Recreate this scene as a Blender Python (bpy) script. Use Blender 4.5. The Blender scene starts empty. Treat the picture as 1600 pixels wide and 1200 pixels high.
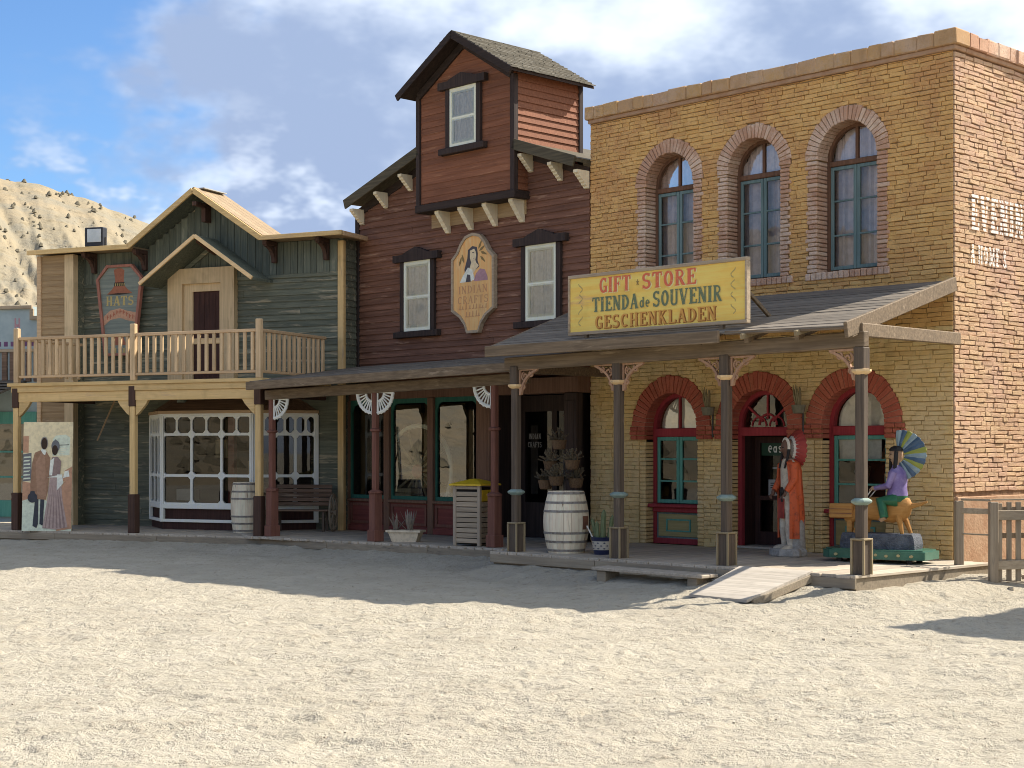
import bpy, bmesh, math, random
import numpy as np
from mathutils import Vector, Matrix
random.seed(7); rng = np.random.default_rng(7)
SC = bpy.context.scene
COL = SC.collection
R = math.radians
# ------------------------------------------------------------------ camera
cam = bpy.data.cameras.new('camera'); camo = bpy.data.objects.new('camera', cam); COL.objects.link(camo)
cam.sensor_width = 36; cam.lens = 36*2450/1600; cam.shift_y = 105/1600; cam.clip_end = 5000; cam.clip_start = .1
camo.location = (0, 0, 1.73); camo.rotation_euler = (R(90), 0, 0)
SC.camera = camo
# ------------------------------------------------------------------ sky
SUN_AZ = math.atan2(.969, .392); SUN_EL = R(43.7)
w = bpy.data.worlds.new('World'); SC.world = w; w.use_nodes = True
nt = w.node_tree; nt.nodes.clear()
def N(t, tree=None, **k):
    n = (tree or nt).nodes.new(t)
    for a, b in k.items(): setattr(n, a, b)
    return n
def mathn(tree, op, a, b=None, clamp=False):
    n = tree.nodes.new('ShaderNodeMath'); n.operation = op; n.use_clamp = clamp
    for i, q in enumerate((a, b)):
        if q is None: continue
        if isinstance(q, (int, float)): n.inputs[i].default_value = q
        else: tree.links.new(q, n.inputs[i])
    return n.outputs[0]
def sstep(tree, x, a, b):
    n = tree.nodes.new('ShaderNodeMapRange'); n.interpolation_type = 'SMOOTHSTEP'
    tree.links.new(x, n.inputs[0]); n.inputs[1].default_value = a; n.inputs[2].default_value = b
    return n.outputs[0]
def mixc(tree, f, a, b, mode='MIX'):
    n = tree.nodes.new('ShaderNodeMix'); n.data_type = 'RGBA'; n.blend_type = mode
    for i, q in ((0, f), (6, a), (7, b)):
        if isinstance(q, (int, float)): n.inputs[i].default_value = q
        elif isinstance(q, tuple): n.inputs[i].default_value = (*q, 1)[:4]
        else: tree.links.new(q, n.inputs[i])
    return n.outputs[2]
sky = N('ShaderNodeTexSky', sky_type='NISHITA', sun_disc=False)
sky.sun_elevation = SUN_EL; sky.sun_rotation = SUN_AZ; sky.air_density = 1.0; sky.dust_density = .6; sky.ozone_density = 2.2; sky.altitude = 400
tc = N('ShaderNodeTexCoord'); sep = N('ShaderNodeSeparateXYZ'); nt.links.new(tc.outputs['Generated'], sep.inputs[0])
mp = N('ShaderNodeMapping'); nt.links.new(tc.outputs['Generated'], mp.inputs[0]); mp.inputs['Scale'].default_value = (1, 1, 1.7); mp.inputs['Location'].default_value = (3.1, 1.7, .4)
def cnoise(scale, det, rough, dist):
    n = N('ShaderNodeTexNoise'); nt.links.new(mp.outputs[0], n.inputs['Vector'])
    n.inputs['Scale'].default_value = scale; n.inputs['Detail'].default_value = det; n.inputs['Roughness'].default_value = rough; n.inputs['Distortion'].default_value = dist
    return n.outputs[0]
n1 = cnoise(5.2, 5, .58, 0); n2 = cnoise(7.0, 5, .54, 0); n3 = cnoise(14, 4, .62, 0)
X, Z = sep.outputs[0], sep.outputs[2]
cv = mathn(nt, 'ADD', mathn(nt, 'MINIMUM', mathn(nt, 'MAXIMUM', mathn(nt, 'MULTIPLY', mathn(nt, 'ADD', X, .225), 1.25), -.13), .30), mathn(nt, 'MULTIPLY', mathn(nt, 'SUBTRACT', n1, .5), .8))
cov = sstep(nt, cv, -.045, .085)
low = mathn(nt, 'MULTIPLY', sstep(nt, n3, .47, .66), mathn(nt, 'SUBTRACT', 1.0, sstep(nt, Z, .15, .24)))      # small puffs low over the hill
cov2 = mathn(nt, 'MAXIMUM', cov, mathn(nt, 'MULTIPLY', low, .85))
br = mathn(nt, 'ADD', mathn(nt, 'ADD', n2, mathn(nt, 'MULTIPLY', mathn(nt, 'MINIMUM', mathn(nt, 'MAXIMUM', X, -.3), .4), .42)), mathn(nt, 'MULTIPLY', Z, .38))
whit = sstep(nt, br, .53, .80)
edge = mathn(nt, 'MULTIPLY', mathn(nt, 'MULTIPLY', cov, mathn(nt, 'SUBTRACT', 1.0, cov)), 1.2)
whit2 = mathn(nt, 'MAXIMUM', mathn(nt, 'MAXIMUM', whit, mathn(nt, 'MULTIPLY', low, .7)), mathn(nt, 'MULTIPLY', edge, sstep(nt, n3, .4, .6)))
SKS = .10
cc = mixc(nt, whit2, tuple(q/SKS for q in (.168, .216, .318)), tuple(q/SKS for q in (.44, .485, .55)))
skc = mixc(nt, 1.0, sky.outputs[0], (.47, .61, .76), 'MULTIPLY')
fin = mixc(nt, cov2, skc, cc)
bg = N('ShaderNodeBackground'); bg.inputs[1].default_value = SKS; nt.links.new(fin, bg.inputs[0])
wo = N('ShaderNodeOutputWorld'); nt.links.new(bg.outputs[0], wo.inputs[0])
# ------------------------------------------------------------------ sun
sl = bpy.data.lights.new('sun', 'SUN'); sl.energy = 3.6; sl.angle = R(.53); sl.color = (1, .93, .82)
slo = bpy.data.objects.new('sun', sl); COL.objects.link(slo)
sd = Vector((.969, .392, 1.0)).normalized()
slo.rotation_euler = sd.to_track_quat('Z', 'Y').to_euler(); slo.location = (20, 10, 30)
vs = SC.view_settings; vs.view_transform = 'Standard'; vs.look = 'None'; vs.exposure = 1.25; vs.gamma = 1; vs.use_curve_mapping = False
w.cycles.sampling_method = 'MANUAL'; w.cycles.sample_map_resolution = 256; SC.render.engine = 'CYCLES'; SC.cycles.filter_width = 1.0; SC.cycles.use_denoising = True; SC.cycles.denoising_input_passes = 'RGB_ALBEDO_NORMAL'; SC.cycles.denoising_prefilter = 'ACCURATE'; SC.cycles.max_bounces = 6; SC.cycles.diffuse_bounces = 3; SC.cycles.glossy_bounces = 3; SC.cycles.transparent_max_bounces = 8; SC.cycles.caustics_reflective = False; SC.cycles.caustics_refractive = False
# ------------------------------------------------------------------ mesh helpers
class MB:
    def __init__(s): s.v = []; s.f = []; s.m = []; s.t = []; s.tint = .5
    def poly(s, pts, m=0):
        b = len(s.v); s.v += [tuple(p) for p in pts]; s.f.append(tuple(range(b, b+len(pts)))); s.m.append(m); s.t.append(s.tint)
    def idx(s, pts, faces, m=0):
        b = len(s.v); s.v += [tuple(p) for p in pts]
        for f in faces: s.f.append(tuple(b+i for i in f)); s.m.append(m); s.t.append(s.tint)
    def box(s, x0, x1, y0, y1, z0, z1, m=0, c=0.0, xf=None):
        lo = (x0, y0, z0); hi = (x1, y1, z1)
        if c <= 0:
            P = [(x0,y0,z0),(x1,y0,z0),(x1,y1,z0),(x0,y1,z0),(x0,y0,z1),(x1,y0,z1),(x1,y1,z1),(x0,y1,z1)]
            Fs = [(0,3,2,1),(4,5,6,7),(0,1,5,4),(1,2,6,5),(2,3,7,6),(3,0,4,7)]
        else:
            c = min(c, .45*min(hi[i]-lo[i] for i in range(3)))
            P = []; ix = {}
            for cx in (0, 1):
                for cy in (0, 1):
                    for cz in (0, 1):
                        for ax in range(3):
                            q = []
                            for i, k in enumerate((cx, cy, cz)):
                                val = hi[i] if k else lo[i]
                                if i != ax: val += -c if k else c
                                q.append(val)
                            ix[(cx,cy,cz,ax)] = len(P); P.append(tuple(q))
            Fs = []
            for ax in range(3):
                i, j = [(1,2),(0,2),(0,1)][ax]
                for k in (0, 1):
                    quad = []
                    for a, b in ((0,0),(1,0),(1,1),(0,1)):
                        q = [0,0,0]; q[ax] = k; q[i] = a; q[j] = b; quad.append(ix[(*q, ax)])
                    Fs.append(tuple(quad))
                for a in (0, 1):
                    for b in (0, 1):
                        q0 = [0,0,0]; q0[i] = a; q0[j] = b; q1 = list(q0); q1[ax] = 1
                        Fs.append((ix[(*q0,i)], ix[(*q1,i)], ix[(*q1,j)], ix[(*q0,j)]))
            for cx in (0,1):
                for cy in (0,1):
                    for cz in (0,1): Fs.append(tuple(ix[(cx,cy,cz,a)] for a in range(3)))
        if xf: P = [xf(p) for p in P]
        s.idx(P, Fs, m); return s
    def bar(s, p, q, w, h, m=0, c=0.0, up=(0,0,1)):
        p = Vector(p); q = Vector(q); d = (q-p); L = d.length; d.normalize()
        u = Vector(up); side = d.cross(u)
        if side.length < 1e-4: side = d.cross(Vector((0,1,0)))
        side.normalize(); u = side.cross(d)
        s.box(0, L, -w/2, w/2, -h/2, h/2, m, c, xf=lambda a: tuple(p+d*a[0]+side*a[1]+u*a[2])); return s
    def prism(s, poly, d0, d1, m=0, pl='XZ', m_side=None):
        f = {'XZ': lambda a, b, d: (a, d, b), 'YZ': lambda a, b, d: (d, a, b), 'XY': lambda a, b, d: (a, b, d)}[pl]
        n = len(poly); P = [f(a, b, d0) for a, b in poly]+[f(a, b, d1) for a, b in poly]
        s.idx(P, [tuple(range(n)), tuple(range(2*n-1, n-1, -1))], m)
        b = len(s.v)-2*n; ms = m if m_side is None else m_side
        for i in range(n):
            s.f.append((b+i, b+(i+1)%n, b+n+(i+1)%n, b+n+i)); s.m.append(ms); s.t.append(s.tint)
        return s
    def ring(s, outer, inner, d0, d1, m=0, pl='XZ', gap=False):      # frame between two outlines of equal length
        f = {'XZ': lambda a, b, d: (a, d, b), 'YZ': lambda a, b, d: (d, a, b), 'XY': lambda a, b, d: (a, b, d)}[pl]
        n = len(outer)
        P = [f(a,b,d0) for a,b in outer]+[f(a,b,d0) for a,b in inner]+[f(a,b,d1) for a,b in outer]+[f(a,b,d1) for a,b in inner]
        Fs = []
        for i in range(n-1 if gap else n):
            j = (i+1) % n
            Fs += [(i,j,n+j,n+i), (2*n+i,3*n+i,3*n+j,2*n+j), (i,2*n+i,2*n+j,j), (n+i,n+j,3*n+j,3*n+i)]
        s.idx(P, Fs, m); return s
    def tube(s, pts, r, n=8, m=0, caps=True):
        pts = [Vector(p) for p in pts]; rs = r if isinstance(r, (list, tuple)) else [r]*len(pts)
        rings = []; pu = None
        for i, p in enumerate(pts):
            d = (pts[min(i+1, len(pts)-1)]-pts[max(i-1, 0)]).normalized()
            if pu is None: pu = d.orthogonal().normalized()
            u = (pu-d*pu.dot(d)).normalized(); pu = u; v = d.cross(u)
            rings.append([tuple(p+(u*math.cos(t)+v*math.sin(t))*rs[i]) for t in [2*math.pi*k/n for k in range(n)]])
        return s.loft(rings, m, caps)
    def loft(s, rings, m=0, caps=True, mf=None):
        n = len(rings[0]); P = [p for r in rings for p in r]; b = len(s.v); s.v += [tuple(p) for p in P]
        for i in range(len(rings)-1):
            for k in range(n):
                s.f.append((b+i*n+k, b+i*n+(k+1)%n, b+(i+1)*n+(k+1)%n, b+(i+1)*n+k)); s.m.append(mf(i, k) if mf else m); s.t.append(s.tint)
        if caps:
            s.f.append(tuple(b+k for k in range(n))[::-1]); s.m.append(mf(0,0) if mf else m); s.t.append(s.tint)
            s.f.append(tuple(b+(len(rings)-1)*n+k for k in range(n))); s.m.append(mf(len(rings)-2,0) if mf else m); s.t.append(s.tint)
        return s
    def lathe(s, prof, n=20, c=(0,0), m=0, caps=True, mf=None):
        return s.loft([[(c[0]+r*math.cos(2*math.pi*k/n), c[1]+r*math.sin(2*math.pi*k/n), z) for k in range(n)] for r, z in prof], m, caps, mf)
    def ell(s, c, rx, ry, rz, n=12, k=8, m=0):
        return s.loft([[(c[0]+rx*math.sin(t)*math.cos(2*math.pi*i/n), c[1]+ry*math.sin(t)*math.sin(2*math.pi*i/n), c[2]-rz*math.cos(t)) for i in range(n)] for t in [max(.12, min(math.pi-.12, math.pi*j/k)) for j in range(k+1)]], m)
    def build(s, name, mats, parent=None, loc=(0,0,0), rz=0, smooth=False, recalc=True, tint=False):
        me = bpy.data.meshes.new(name); me.from_pydata(s.v, [], s.f)
        if not isinstance(mats, (list, tuple)): mats = [mats]
        for q in mats: me.materials.append(MT(q))
        me.polygons.foreach_set('material_index', s.m)
        if tint:
            at = me.attributes.new('tint', 'FLOAT', 'FACE'); at.data.foreach_set('value', s.t)
        if recalc and len(s.f) < 60000:
            bm = bmesh.new(); bm.from_mesh(me); bmesh.ops.recalc_face_normals(bm, faces=bm.faces); bm.to_mesh(me); bm.free()
        if smooth:
            me.polygons.foreach_set('use_smooth', [True]*len(me.polygons))
            try: me.set_sharp_from_angle(angle=R(40))
            except Exception: pass
        me.update()
        o = bpy.data.objects.new(name, me); COL.objects.link(o)
        o.parent = parent; o.location = loc; o.rotation_euler = (0, 0, rz)
        return o
def tag(o, label=None, cat=None, group=None, kind=None):
    if label: o['label'] = label
    if cat: o['category'] = cat
    if group: o['group'] = group
    if kind: o['kind'] = kind
    return o
def thing(name, label, cat, loc=(0,0,0), rz=0, group=None):
    o = bpy.data.objects.new(name, None); COL.objects.link(o); o.empty_display_size = .3
    o.location = loc; o.rotation_euler = (0, 0, rz)
    return tag(o, label, cat, group)
def inst(src, parent, loc, scale=(1,1,1), rot=(0,0,0), name=None):
    o = bpy.data.objects.new(name or src.name.split('.')[0], src.data if hasattr(src, 'data') else src); COL.objects.link(o)
    o.parent = parent; o.location = loc; o.scale = scale; o.rotation_euler = rot
    return o
def copy_tree(o, parent=None):
    c = o.copy(); COL.objects.link(c); c.parent = parent
    for ch in [k for k in bpy.data.objects if k.parent == o]: copy_tree(ch, c)
    return c
class Frame:
    def __init__(s, x, y, deg): s.o = (x, y); s.a = R(deg); s.t = (math.cos(s.a), -math.sin(s.a)); s.n = (math.sin(s.a), math.cos(s.a)); s.rz = -s.a
    def w(s, X, Y, Z=0): return (s.o[0]+X*s.t[0]+Y*s.n[0], s.o[1]+X*s.t[1]+Y*s.n[1], Z)
FB = Frame(6.196, 22.0, 46.07)      # brick + brown fronts
FG = Frame(-4.69, 29.1, 24.3)       # green shop
# ------------------------------------------------------------------ noise for terrain
def vnoise(x, y, seed=0):
    xi = np.floor(x).astype(np.int64); yi = np.floor(y).astype(np.int64); xf = x-xi; yf = y-yi
    def h(a, b):
        n = (a*374761393+b*668265263+seed*974634777) & 0xffffffff
        n = ((n ^ (n >> 13))*1274126177) & 0xffffffff
        return ((n ^ (n >> 16)) & 0xffff)/65535.0
    u = xf*xf*(3-2*xf); v = yf*yf*(3-2*yf)
    return (h(xi,yi)*(1-u)+h(xi+1,yi)*u)*(1-v)+(h(xi,yi+1)*(1-u)+h(xi+1,yi+1)*u)*v
def fbm(x, y, o=4, seed=0, g=.5):
    a = 1; t = 0; s = 0
    for i in range(o): t = t+a*vnoise(x*2**i, y*2**i, seed+i); s += a; a *= g
    return t/s
def sm(x, a, b):
    t = np.clip((x-a)/(b-a), 0, 1); return t*t*(3-2*t)
# ------------------------------------------------------------------ materials
MATS = {}
def MT(q): return MATS[q] if isinstance(q, str) else q
def base(name):
    m = bpy.data.materials.new(name); m.use_nodes = True; t = m.node_tree; t.nodes.clear()
    o = t.nodes.new('ShaderNodeOutputMaterial'); b = t.nodes.new('ShaderNodeBsdfPrincipled'); t.links.new(b.outputs[0], o.inputs[0])
    MATS[name] = m; return m, t, b, o
def vec(t, scale, coord='Object', rnd=True):
    tc = t.nodes.new('ShaderNodeTexCoord')
    if coord == 'World':
        g = t.nodes.new('ShaderNodeNewGeometry'); src = g.outputs['Position']
    else: src = tc.outputs['Object']
    mp = t.nodes.new('ShaderNodeMapping'); mp.inputs['Scale'].default_value = scale
    if rnd:
        oi = t.nodes.new('ShaderNodeObjectInfo'); ad = t.nodes.new('ShaderNodeVectorMath'); ad.operation = 'ADD'
        mu = t.nodes.new('ShaderNodeVectorMath'); mu.operation = 'SCALE'; mu.inputs[0].default_value = (17.3, 9.1, 23.7); t.links.new(oi.outputs['Random'], mu.inputs['Scale'])
        t.links.new(src, ad.inputs[0]); t.links.new(mu.outputs[0], ad.inputs[1]); src = ad.outputs[0]
    t.links.new(src, mp.inputs[0]); return mp.outputs[0]
def noi(t, v, scale, det=5, rough=.6, dist=0):
    n = t.nodes.new('ShaderNodeTexNoise'); t.links.new(v, n.inputs['Vector'])
    n.inputs['Scale'].default_value = scale; n.inputs['Detail'].default_value = det; n.inputs['Roughness'].default_value = rough; n.inputs['Distortion'].default_value = dist
    return n.outputs[0]
def bumpn(t, b, h, strength, dist):
    n = t.nodes.new('ShaderNodeBump'); n.inputs['Strength'].default_value = strength; n.inputs['Distance'].default_value = dist
    t.links.new(h, n.inputs['Height']); t.links.new(n.outputs[0], b.inputs['Normal'])
def valvar(t, col, fac_out, amt):
    hs = t.nodes.new('ShaderNodeHueSaturation'); t.links.new(col, hs.inputs['Color'])
    v = mathn(t, 'ADD', mathn(t, 'MULTIPLY', mathn(t, 'SUBTRACT', fac_out, .5), 2*amt), 1.0); t.links.new(v, hs.inputs['Value']); return hs.outputs[0]
def wood(name, c1, c2, bare=None, axis='X', rough=.78, bump=.5, wear=.62, var=.14, dirt=.25, gs=1.0):
    """painted or raw boards: long grain, worn patches of bare wood, dirt"""
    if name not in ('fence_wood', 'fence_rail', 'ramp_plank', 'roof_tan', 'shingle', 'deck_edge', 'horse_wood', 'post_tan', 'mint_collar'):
        c1, c2, bare = [tuple(min(.84, q*k) for q, k in zip(c, (1.42, 1.30, 1.16))) if c else c for c in (c1, c2, bare)]  # base colours lightened and warmed to stand in for fill light in shade
    m, t, b, o = base(name)
    sc = {'X': (1.2, 26, 26), 'Y': (26, 1.2, 26), 'Z': (26, 26, 1.2)}[axis]; sc = tuple(q*gs for q in sc)
    v = vec(t, sc); g = noi(t, v, 1.0, 4, .65)
    col = mixc(t, sstep(t, g, .34, .68), c1, c2)
    v2 = vec(t, tuple(q*.35+.6 for q in sc)); p = noi(t, v2, 1.0, 4, .7)
    if bare: col = mixc(t, sstep(t, p, wear, wear+.12), col, bare)
    v3 = vec(t, (1.1, 1.1, 1.1)); d = noi(t, v3, 1.6, 3, .65)
    col = mixc(t, mathn(t, 'MULTIPLY', sstep(t, d, .5, .8), dirt), col, tuple(q*.35 for q in c1))
    oi = t.nodes.new('ShaderNodeObjectInfo'); col = valvar(t, col, oi.outputs['Random'], var)
    t.links.new(col, b.inputs['Base Color']); b.inputs['Roughness'].default_value = rough; b.inputs['Specular IOR Level'].default_value = .3
    bumpn(t, b, g, bump, .006)
    return m
def plain(name, c1, c2=None, rough=.6, scale=6, bump=.15, spec=.35, metallic=0, dist=.004, var=.0, lo=.35, hi=.7):
    if name[:3] in ('st_', 'fea'): c1 = tuple(min(.84, q*1.35) for q in c1); c2 = tuple(min(.8, q*1.35) for q in c2)  # statue and feather colours lightened to offset dim light under the porch
    m, t, b, o = base(name); c2 = c2 or tuple(q*.75 for q in c1)
    v = vec(t, (1, 1, 1)); g = noi(t, v, scale, 4, .62)
    col = mixc(t, sstep(t, g, lo, hi), c1, c2)
    if var:
        oi = t.nodes.new('ShaderNodeObjectInfo'); col = valvar(t, col, oi.outputs['Random'], var)
    t.links.new(col, b.inputs['Base Color']); b.inputs['Roughness'].default_value = rough; b.inputs['Specular IOR Level'].default_value = spec; b.inputs['Metallic'].default_value = metallic
    if bump: bumpn(t, b, noi(t, v, scale*4, 3, .6), bump, dist)
    return m
def brickm(name, c1, c2, c3, wash, washz=None, rough=.9):
    """hand made brick: per-brick tint, pits, lime or red wash in patches"""
    if name not in ('brick_side', 'brick_lower'): c1, c2, c3, wash = [tuple(min(.86, q*k) for q, k in zip(c, (1.22, 1.12, .96))) for c in (c1, c2, c3, wash)]  # shaded brick gets raised, warmer colours to make up for weak light
    m, t, b, o = base(name)
    at = t.nodes.new('ShaderNodeAttribute'); at.attribute_name = 'tint'; oi = t.nodes.new('ShaderNodeObjectInfo')
    tn = mathn(t, 'FRACT', mathn(t, 'ADD', at.outputs['Fac'], mathn(t, 'MULTIPLY', oi.outputs['Random'], .37)))
    col = mixc(t, sstep(t, tn, .1, .75), c1, c2); col = mixc(t, mathn(t, 'MULTIPLY', sstep(t, tn, .8, .98), .7), col, c3)
    v = vec(t, (1, 1, 1), 'World', False)
    g = noi(t, v, 1.15, 4, .65); f = noi(t, v, 34, 4, .7)
    fac = mathn(t, 'MULTIPLY', sstep(t, mathn(t, 'ADD', g, mathn(t, 'MULTIPLY', mathn(t, 'SUBTRACT', f, .5), .5)), .42, .66), .8)
    if washz:
        sp = t.nodes.new('ShaderNodeSeparateXYZ'); ge = t.nodes.new('ShaderNodeNewGeometry'); t.links.new(ge.outputs['Position'], sp.inputs[0])
        fac = mathn(t, 'MULTIPLY', fac, sstep(t, sp.outputs[2], *washz))
    col = mixc(t, fac, col, wash)
    vs_ = vec(t, (2.6, 2.6, .32), 'World', False); stn = noi(t, vs_, 1.0, 4, .65); col = mixc(t, mathn(t, 'MULTIPLY', sstep(t, stn, .52, .74), .38), col, tuple(q*.5 for q in c1))
    md = noi(t, v, 7.5, 4, .7); col = mixc(t, mathn(t, 'MULTIPLY', sstep(t, md, .5, .72), .38), col, tuple(q*.62 for q in c2)); col = mixc(t, mathn(t, 'MULTIPLY', sstep(t, md, .46, .30), .3), col, tuple(min(.85, q*1.22) for q in c2))
    col = mixc(t, mathn(t, 'MULTIPLY', sstep(t, f, .56, .78), .45), col, tuple(q*.45 for q in c1))
    t.links.new(col, b.inputs['Base Color']); b.inputs['Roughness'].default_value = rough; b.inputs['Specular IOR Level'].default_value = .15
    bumpn(t, b, noi(t, v, 40, 4, .8), 1.0, .02)
    return m
def glassm(name, refl=.32, tint=(.75, .8, .78), wav=.02):
    m, t, b, o = base(name); t.nodes.remove(b)
    gl = t.nodes.new('ShaderNodeBsdfGlossy'); gl.inputs['Roughness'].default_value = .01; gl.inputs['Color'].default_value = (.95, .96, .96, 1)
    tr = t.nodes.new('ShaderNodeBsdfTransparent'); tr.inputs['Color'].default_value = (*tint, 1)
    fr = t.nodes.new('ShaderNodeFresnel'); fr.inputs['IOR'].default_value = 1.5
    f = mathn(t, 'ADD', mathn(t, 'MULTIPLY', fr.outputs[0], 1.0), refl-.05, clamp=True)
    v = vec(t, (1, 1, 1)); n = t.nodes.new('ShaderNodeBump'); n.inputs['Strength'].default_value = wav; n.inputs['Distance'].default_value = .05
    t.links.new(noi(t, v, 2.5, 2, .5), n.inputs['Height']); t.links.new(n.outputs[0], gl.inputs['Normal'])
    mx = t.nodes.new('ShaderNodeMixShader'); t.links.new(f, mx.inputs[0]); t.links.new(tr.outputs[0], mx.inputs[1]); t.links.new(gl.outputs[0], mx.inputs[2])
    t.links.new(mx.outputs[0], o.inputs[0]); return m
# bricks
brickm('brick_upper', (.64, .405, .165), (.69, .46, .205), (.56, .32, .14), (.49, .275, .14), (3.2, 6.4))
brickm('brick_lower', (.83, .575, .245), (.87, .64, .30), (.70, .46, .19), (.86, .65, .36))
brickm('brick_side', (.66, .43, .265), (.70, .48, .28), (.56, .34, .225), (.64, .41, .30))
brickm('brick_pink', (.52, .34, .26), (.46, .28, .205), (.66, .53, .45), (.68, .57, .50))
brickm('brick_red', (.42, .125, .090), (.36, .098, .072), (.50, .19, .13), (.46, .16, .115))
plain('mortar_red', (.52, .30, .21), (.40, .2, .14), .95, 14, .5, .1)
brickm('brick_coping', (.44, .30, .19), (.48, .32, .16), (.38, .24, .18), (.50, .38, .30))
plain('mortar', (.36, .225, .10), (.25, .15, .07), .95, 9, .8, .1, dist=.02)
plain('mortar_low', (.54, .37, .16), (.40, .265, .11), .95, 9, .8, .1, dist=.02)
plain('mortar_side', (.34, .22, .135), (.22, .14, .085), .95, 9, .8, .1, dist=.02)
plain('render_band', (.46, .30, .19), (.38, .22, .13), .95, 5, .5, .1, dist=.02)
plain('wall_paint', (.86, .83, .77), (.74, .68, .60), .9, 20, .2)
# wood
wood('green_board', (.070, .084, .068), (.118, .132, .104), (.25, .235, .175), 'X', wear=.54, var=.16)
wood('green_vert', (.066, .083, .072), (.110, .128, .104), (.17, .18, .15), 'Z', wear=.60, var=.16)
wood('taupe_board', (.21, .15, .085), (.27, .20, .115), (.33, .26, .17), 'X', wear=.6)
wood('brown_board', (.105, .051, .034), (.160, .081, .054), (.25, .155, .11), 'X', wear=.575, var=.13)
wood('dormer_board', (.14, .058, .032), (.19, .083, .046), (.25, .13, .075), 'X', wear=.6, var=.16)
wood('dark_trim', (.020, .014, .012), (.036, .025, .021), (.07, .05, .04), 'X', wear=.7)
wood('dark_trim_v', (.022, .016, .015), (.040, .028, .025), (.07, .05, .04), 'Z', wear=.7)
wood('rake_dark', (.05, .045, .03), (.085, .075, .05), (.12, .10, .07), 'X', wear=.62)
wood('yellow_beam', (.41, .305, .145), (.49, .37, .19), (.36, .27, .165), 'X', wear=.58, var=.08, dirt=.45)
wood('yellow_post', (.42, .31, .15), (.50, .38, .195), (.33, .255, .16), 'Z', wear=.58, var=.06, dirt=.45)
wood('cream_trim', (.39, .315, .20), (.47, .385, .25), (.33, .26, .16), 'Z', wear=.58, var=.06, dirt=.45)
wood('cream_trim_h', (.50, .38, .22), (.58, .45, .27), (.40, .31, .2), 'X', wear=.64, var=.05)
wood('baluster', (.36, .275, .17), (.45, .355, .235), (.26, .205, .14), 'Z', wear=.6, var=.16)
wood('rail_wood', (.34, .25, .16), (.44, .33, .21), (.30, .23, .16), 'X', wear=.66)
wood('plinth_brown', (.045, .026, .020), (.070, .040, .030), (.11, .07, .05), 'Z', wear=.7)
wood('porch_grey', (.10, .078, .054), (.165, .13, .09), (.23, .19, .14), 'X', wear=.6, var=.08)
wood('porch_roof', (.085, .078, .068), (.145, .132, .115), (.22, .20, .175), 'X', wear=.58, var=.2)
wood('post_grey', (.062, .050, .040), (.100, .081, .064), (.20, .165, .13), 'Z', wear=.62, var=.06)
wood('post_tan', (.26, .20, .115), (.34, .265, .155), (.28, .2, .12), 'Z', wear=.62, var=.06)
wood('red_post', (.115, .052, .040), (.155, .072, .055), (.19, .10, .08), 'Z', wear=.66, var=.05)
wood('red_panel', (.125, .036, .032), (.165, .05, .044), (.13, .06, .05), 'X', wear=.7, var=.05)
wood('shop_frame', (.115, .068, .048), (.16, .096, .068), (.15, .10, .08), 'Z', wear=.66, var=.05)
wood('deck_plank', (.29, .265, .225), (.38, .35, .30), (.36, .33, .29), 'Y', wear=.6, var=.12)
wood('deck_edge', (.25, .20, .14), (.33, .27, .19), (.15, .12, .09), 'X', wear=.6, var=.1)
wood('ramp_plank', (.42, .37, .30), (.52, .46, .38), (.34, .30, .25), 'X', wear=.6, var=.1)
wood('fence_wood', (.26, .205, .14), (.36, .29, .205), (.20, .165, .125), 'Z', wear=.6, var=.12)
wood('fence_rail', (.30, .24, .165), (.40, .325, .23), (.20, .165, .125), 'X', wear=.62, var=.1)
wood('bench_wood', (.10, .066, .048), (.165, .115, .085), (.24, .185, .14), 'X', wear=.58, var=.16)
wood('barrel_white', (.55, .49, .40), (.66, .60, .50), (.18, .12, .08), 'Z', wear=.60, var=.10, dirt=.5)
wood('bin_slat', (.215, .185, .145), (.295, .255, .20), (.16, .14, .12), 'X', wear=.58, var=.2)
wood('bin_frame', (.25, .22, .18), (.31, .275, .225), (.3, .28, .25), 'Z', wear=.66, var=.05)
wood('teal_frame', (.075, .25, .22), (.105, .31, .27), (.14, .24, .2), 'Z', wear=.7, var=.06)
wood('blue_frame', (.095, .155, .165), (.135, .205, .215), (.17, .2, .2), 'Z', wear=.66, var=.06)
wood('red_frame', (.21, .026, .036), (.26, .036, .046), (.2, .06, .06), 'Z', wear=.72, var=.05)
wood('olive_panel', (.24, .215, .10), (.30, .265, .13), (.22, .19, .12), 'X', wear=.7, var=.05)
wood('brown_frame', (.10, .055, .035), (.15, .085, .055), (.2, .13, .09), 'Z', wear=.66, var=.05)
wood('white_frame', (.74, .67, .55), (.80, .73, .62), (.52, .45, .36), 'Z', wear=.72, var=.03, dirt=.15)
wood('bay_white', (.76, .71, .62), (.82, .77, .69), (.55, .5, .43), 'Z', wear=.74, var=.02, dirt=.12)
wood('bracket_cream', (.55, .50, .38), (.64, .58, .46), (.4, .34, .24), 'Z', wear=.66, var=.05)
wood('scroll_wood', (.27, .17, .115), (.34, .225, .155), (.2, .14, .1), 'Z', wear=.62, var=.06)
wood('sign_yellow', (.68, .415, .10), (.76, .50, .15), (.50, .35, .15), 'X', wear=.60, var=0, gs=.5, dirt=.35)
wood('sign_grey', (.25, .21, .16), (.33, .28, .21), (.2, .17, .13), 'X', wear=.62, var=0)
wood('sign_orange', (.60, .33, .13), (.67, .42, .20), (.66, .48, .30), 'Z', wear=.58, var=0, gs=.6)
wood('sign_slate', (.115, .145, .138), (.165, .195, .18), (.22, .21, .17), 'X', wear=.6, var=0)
wood('sign_red_edge', (.21, .095, .075), (.27, .125, .095), (.3, .2, .16), 'Z', wear=.66, var=0)
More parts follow.
